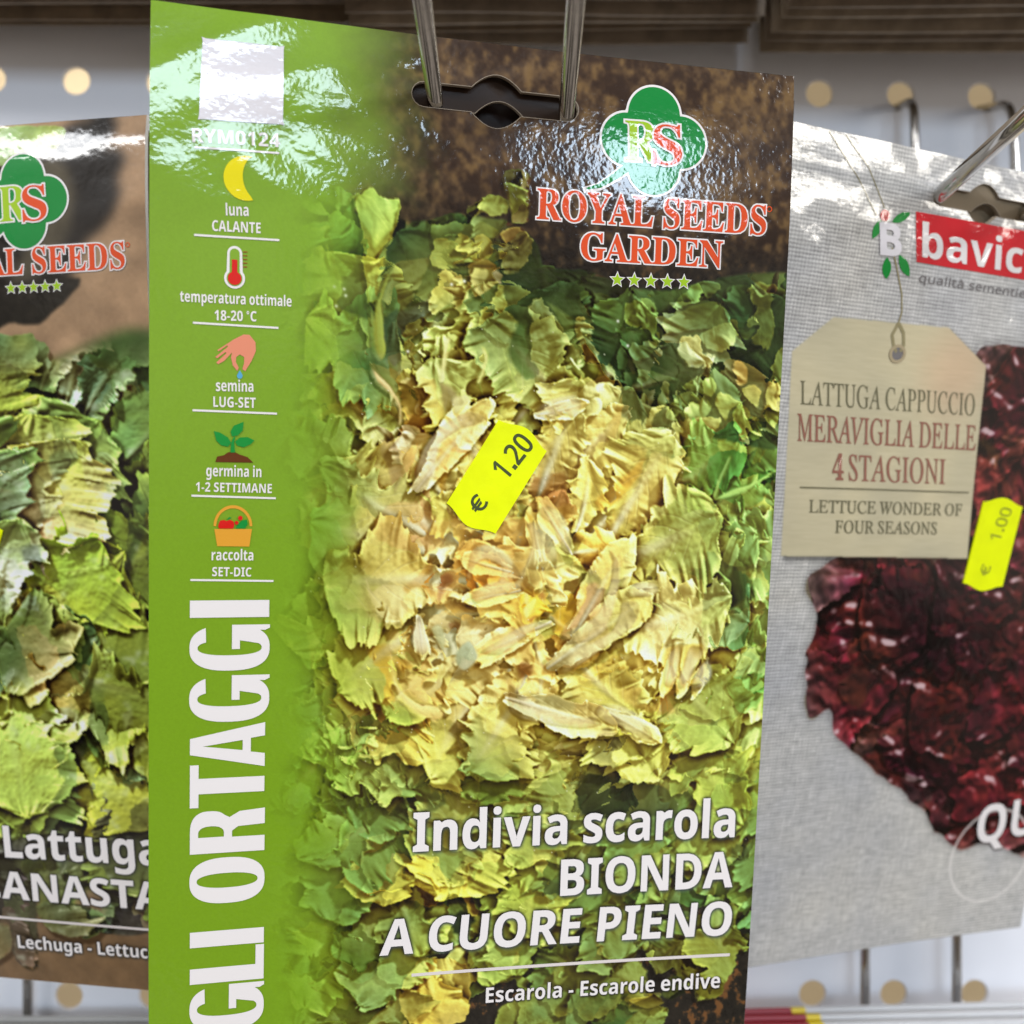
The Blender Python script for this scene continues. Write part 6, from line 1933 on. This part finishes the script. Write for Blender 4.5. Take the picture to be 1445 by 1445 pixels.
def through(sheet, u, v):
    """point of a packet, in millimetres right / down / away from the eye"""
    q = (sheet.M @ (sheet.local(u, v, -0.5) / MM / sheet.grow + sheet.base) + sheet.t) * sheet.grow
    return float(q[0]), float(-q[2]), float(q[1])


A1, A2 = through(sheetA, 47.2, 10.3), through(sheetA, 71.2, 10.6)
L1, L2 = prong(*A1, 0.202, -120), prong(*A2, 0.202, -120)
h1 = hook('bright wire hook with two prongs through the escarole packet hole', [L1, L2])
tube('cross_bar', [P3(*L1[0]) - h1.location, P3(*L2[0]) - h1.location], 1.45, M_STEEL, h1)
C1, C2 = through(sheetC, 44.4, 8.2), through(sheetC, 70.2, 8.2)
R1, R2 = prong(*C1, 0.07, -96, dx=0.0), prong(*C2, 0.07, -96, dx=0.0)
h2 = hook('wire hook reaching out over the red brand box of the grey packet', [R1, R2], 1.75)
tube('cross_bar', [P3(*R1[0]) - h2.location, P3(*R2[0]) - h2.location], 1.5, M_STEEL, h2)
hook('wire hook looped through board holes above the grey packet', [[(118.0, -125, 318), (119.0, -122.0, 303.2), (119.6, -96, 303.2), (119.6, -90, 290)], [(145.0, -125, 318), (148.0, -121.0, 303.2), (149.2, -96, 303.2), (149.2, -90, 290)]], 1.35)
hook('wire hook coming down the board below the grey packet', [[(104.6, 118, 316), (104.6, 120, 303.5), (104.6, 186, 303.5), (104.6, 186, 215)], [(131.8, 118, 316), (131.8, 120, 303.5), (131.8, 186, 303.5), (131.8, 186, 215)]])
hook('wire hook on the board below the green lettuce packet', [[(-143.5, 118, 316), (-143.5, 120, 303.5), (-143.5, 186, 303.5), (-143.5, 186, 215)], [(-170.0, 118, 316), (-170.0, 120, 303.5), (-170.0, 186, 303.5), (-170.0, 186, 215)]])

# ================================================================== the stacks of packets of the rows above and below
KRAFT = [plain('kraft_paper', c, 0.65, noise=0.28, noise_scale=160, bump=2e-4) for c in ((136, 120, 102), (150, 134, 114), (122, 104, 82))]
STRAW = plain('straw_print', (126, 98, 40), 0.6, noise=0.5, noise_scale=60)


def stacked(x0, width, ybot, z, mat, label, group, tilt):
    """a filled packet of the row above, hanging upright: thin at its bottom fold, fuller above"""
    prof = [(-0.5, 0.0), (0.5, 0.0), (1.3, 3.0), (2.6, 14), (2.9, 60), (0.8, 176), (-0.8, 176), (-2.9, 60), (-2.6, 14), (-1.3, 3.0)]
    nx = 14
    V, F = [], []
    k = len(prof)
    for i in range(nx + 1):
        x = width * i / nx
        e = min(1.0, 6.0 * min(i, nx - i) / nx + 0.25)
        w = 0.6 * math.sin(i * 0.7 + z)
        for d, h in prof:
            V.append((x * MM, -(d * e + 0.35 * w) * MM, (h + 0.25 * math.sin(i * 0.45 + z * 1.7)) * MM))
    for i in range(nx):
        for s in range(k):
            F.append((i * k + s, (i + 1) * k + s, (i + 1) * k + (s + 1) % k, i * k + (s + 1) % k))
    F += [tuple(range(k)), tuple(nx * k + s for s in range(k))[::-1]]
    ob = new_mesh('stacked_packet', V, F, mat)
    ob.location = P3(x0, ybot, z)
    ob.rotation_euler = (0, tilt, 0)
    return tag(ob, label, 'seed packet', group)


ORD = ['hindmost', 'second', 'third', 'fourth', 'fifth', 'sixth', 'seventh']
jr = random.Random(4)
for nm, wd, x0, yb, n, mats, zs in (('left', 157.0, -204.0, -141.5, 6, (2, 2, 0), 300.0), ('middle', 115.0, -46.5, -137.0, 7, (0, 2, 1), 300.0), ('right', 157.0, 72.8, -134.6, 7, (1, 0, 1), 300.0)):  # left and right packets widened out of view to shade the board
    for k in range(n):
        stacked(x0 + jr.uniform(-0.9, 0.9), wd, yb + jr.uniform(-0.7, 0.5), zs - 6.6 * k + jr.uniform(-0.8, 0.8), KRAFT[mats[k % 3]],
                '%s brown packet from the board in the %s overhead stack' % (ORD[k], nm), 'brown packets stacked overhead', math.radians(jr.uniform(-0.7, 0.7)))

M_WHITEP = plain('white_packet_paper', (206, 206, 208), 0.5, noise=0.04, noise_scale=90)
M_REDP = plain('red_packet_band', (150, 16, 34), 0.4)
M_YELP = plain('yellow_packet_band', (226, 200, 20), 0.4)
M_GREYP = plain('grey_packet_paper', (176, 174, 170), 0.55, noise=0.06, noise_scale=120)


def lower(x0, ytop, z, bands, label, group, tilt):
    """a packet of the row below: bands = [(width, material, part name)], first one is the body"""
    root = bpy.data.objects.new('stacked_packet', None)
    COL.objects.link(root)
    root.empty_display_size = 0.01
    tag(root, label, 'seed packet', group)
    root.location = P3(x0, ytop + 150, z)
    root.rotation_euler = (math.radians(2.0), tilt, 0)
    x = 0
    for w, mat, pn in bands:
        prof = [(0.7, 150), (1.0, 149.4), (1.0, 0), (-1.0, 0), (-1.0, 149.4), (-0.7, 150)]
        k = len(prof)
        V = [(xx * MM, -d * MM, h * MM) for xx in (x, x + w) for d, h in prof]
        F = [(s, (s + 1) % k, k + (s + 1) % k, k + s) for s in range(k)] + [tuple(range(k))[::-1], tuple(range(k, 2 * k))]
        new_mesh(pn, V, F, mat, root)
        x += w
    return root


for k, (y, z, dx) in enumerate(((143.4, 300.0, 0.0), (143.0, 295.5, 2.2), (142.9, 291.0, 1.0), (143.3, 286.5, 2.0))):
    lower(69.0 + dx - 8, y, z, [(23.5, M_REDP, 'red_band'), (4.0, M_YELP, 'yellow_band'), (92.0, M_WHITEP, 'paper_front')],
          '%s packet from the board with red and yellow header, lower right' % ORD[k], 'red headed packets at lower right', math.radians(-1.6 + 0.3 * k))
for k, (y, z) in enumerate(((145.4, 300.0), (145.2, 295.0), (145.6, 290.0))):
    lower(-170 + k, y, z, [(125.0, M_GREYP, 'paper_front')], '%s plain grey packet from the board at lower left' % ORD[k], 'grey packets at lower left', math.radians(0.2 * k - 0.2))
